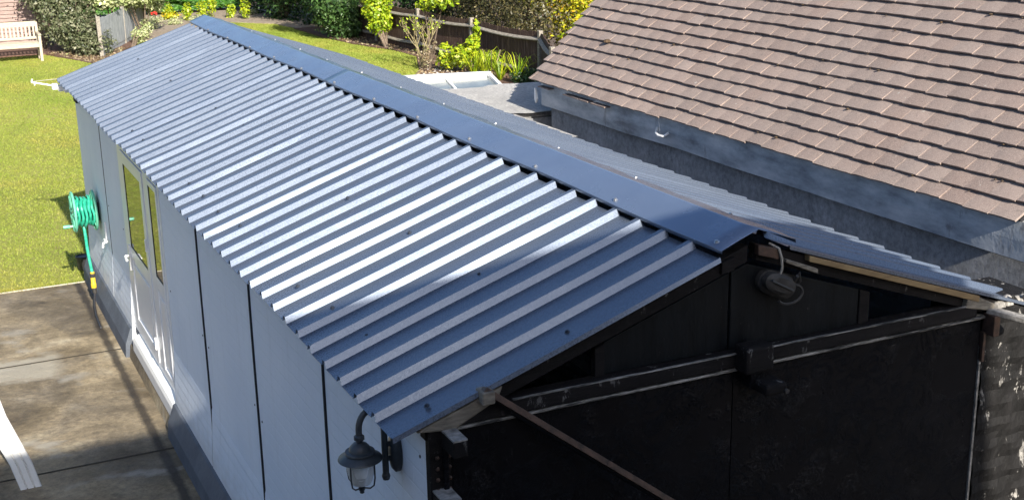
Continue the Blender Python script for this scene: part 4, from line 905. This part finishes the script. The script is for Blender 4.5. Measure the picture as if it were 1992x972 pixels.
shrub('shrub', 'yellow and orange autumn-leaved shrub behind the fence next to the tiled roof', (10.4, 19.6), [(10.2, 19.9, 1.0, .75, 1.0, .8), (10.1, 20.6, 1.6, .8, 1.0, .7), (10.8, 19.0, 1.2, .9, 1.0, .9)], 12000, .042, 'autumn', .55, stemr=.03)
shrub('shrub', 'lime-green shrub low behind the fence below the autumn shrub', (9.7, 18.6), [(9.7, 18.9, .75, .4, .6, .45), (9.9, 18.1, .6, .5, .7, .5)], 2600, .045, 'lime', .6)
shrub('tree', 'shaded evergreen tree mass behind the middle of the fence', (9.6, 27), [(9.6, 27, 1.5, 1.1, 1.8, 1.4), (9.4, 25.0, 1.9, .8, 1.2, .9)], 12000, .05, 'dark', cat='tree', stemr=.06, beta=(1.6, 4))
# flower bed plants
fb = [(3.35, 33.8, 'lime'), (3.9, 34.6, 'varieg'), (4.9, 34.9, 'lime'), (5.4, 35.2, 'lime'), (5.75, 35.5, 'lime'), (6.2, 34.9, 'lime'), (6.5, 34.3, 'lime'), (4.3, 33.9, 'varieg'), (5.05, 34.2, 'varieg'), (3.0, 32.9, 'varieg'), (3.5, 33.1, 'varieg'), (6.9, 35.4, 'varieg'), (3.2, 34.9, 'lime'), (4.5, 35.7, 'lime')]
desc = ['small leafy clump nearest the grey fence end', 'pale clump left of the red flower', 'yellow-green spiky plant left of the roof ridge tip', 'yellow-green upright plant just above the roof ridge tip', 'tallest yellow-green plant before the conifer hedge', 'yellow-green plant right of the roof ridge tip', 'low yellow-green plant at the lawn edge beyond the ridge tip', 'pale ground plant below the red flower', 'pale ground plant behind the far garage ridge', 'pale scrambling plant at the climber foot', 'pale low plant between climber and roof edge', 'pale plant beside the white flower', 'green clump under the hedge by the climber', 'yellow-green clump under the hedge right of the red flower']
for (x, y, m_), d_ in zip(fb, desc):
    up = m_ == 'lime'; h_ = random.uniform(.16, .30) if up else .12
    if 'tallest' in d_: h_ = .42
    shrub('bedding_plant', d_, (x, y), [(x, y, h_, .16 if up else .30, .16, h_)], 300 if up else 380, .05 if up else .03, m_, .4, .1, cat='plant', group='plants in the back flower bed', stems=4, stemr=.006, beta=(2.5, 1.7))
def flower(x, y, h_, mat, label, r_=.09):
    o = thing('flower', label, 'flower', (x, y, 0)); mb = MB()
    for k in range(9):
        a = 2*math.pi*k/9; mb.lathe([(r_*.15, -.02), (r_*.5, 0), (r_*.35, .03), (.004, .05)], (x+r_*.55*math.cos(a), y+r_*.35*math.sin(a), h_+.03*math.sin(a*2)), 'z', 7)
    mb.build('bloom', M[mat], o); mb = MB(); mb.tube([(x, y, 0), (x+.01, y, h_)], .008, 6); mb.build('stem', M['twig'], o)
flower(4.03, 35.5, .22, 'red', 'bright red flower in front of the conifer hedge', .11)
flower(7.05, 36.3, .16, 'stone', 'white bloom at the right end of the conifer hedge', .13)
shrub('bedding_plant', 'yellow-leaved plant right beside the red flower', (4.45, 35.5), [(4.5, 35.5, .13, .32, .18, .13)], 350, .04, 'autumn', .5, .1, cat='plant', group='plants in the back flower bed', stems=3, stemr=.006)
# pebbles along the mulch edge
mb = MB()
for k in range(90):
    t_ = random.random(); x = 6.9+.9*t_+random.uniform(-.25, .35); y = 20.6+1.0*t_+random.uniform(-.5, .5); s_ = random.uniform(.008, .022)
    mb.lathe([(s_*.4, -s_*.2), (s_, s_*.1), (s_*.6, s_*.55), (s_*.1, s_*.65)], (x, y, .035), 'z', 6)
pb = mb.build('pebbles', M['stone'], smooth=False); tag(pb, 'pale pebbles and bark chips scattered on the mulch bed', 'pebbles', kind='stuff')
n = 2600; x = rng.uniform(.3, 2.2, n); y = rng.uniform(25, 29.3, n); ok = inpoly(x, y, bed_left); x2 = rng.uniform(6.6, 8.3, n); y2 = rng.uniform(19.5, 28, n); ok2 = inpoly(x2, y2, bed_right)
x = np.concatenate([x[ok], x2[ok2]]); y = np.concatenate([y[ok], y2[ok2]]); n = len(x); P = np.stack([x, y, np.full(n, .04)], 1)
nrm = rng.normal(size=(n, 3))*.5; nrm[:, 2] += 1; nrm /= np.linalg.norm(nrm, axis=1)[:, None]; a = np.cross(nrm, rng.normal(size=(n, 3))); a /= np.linalg.norm(a, axis=1)[:, None]; b = np.cross(nrm, a); s = .045*rng.uniform(.4, 1.3, n)[:, None]
V = np.stack([P-a*s, P+b*s*.5, P+a*s, P-b*s*.5], 1).reshape(-1, 3); lt = npmesh('leaf_litter', V, np.arange(4*n).reshape(-1, 4), LM['dry'], None, rng.beta(1.5, 2, n)); tag(lt, 'dry brown leaf litter on the flower beds', 'leaf litter', kind='stuff')
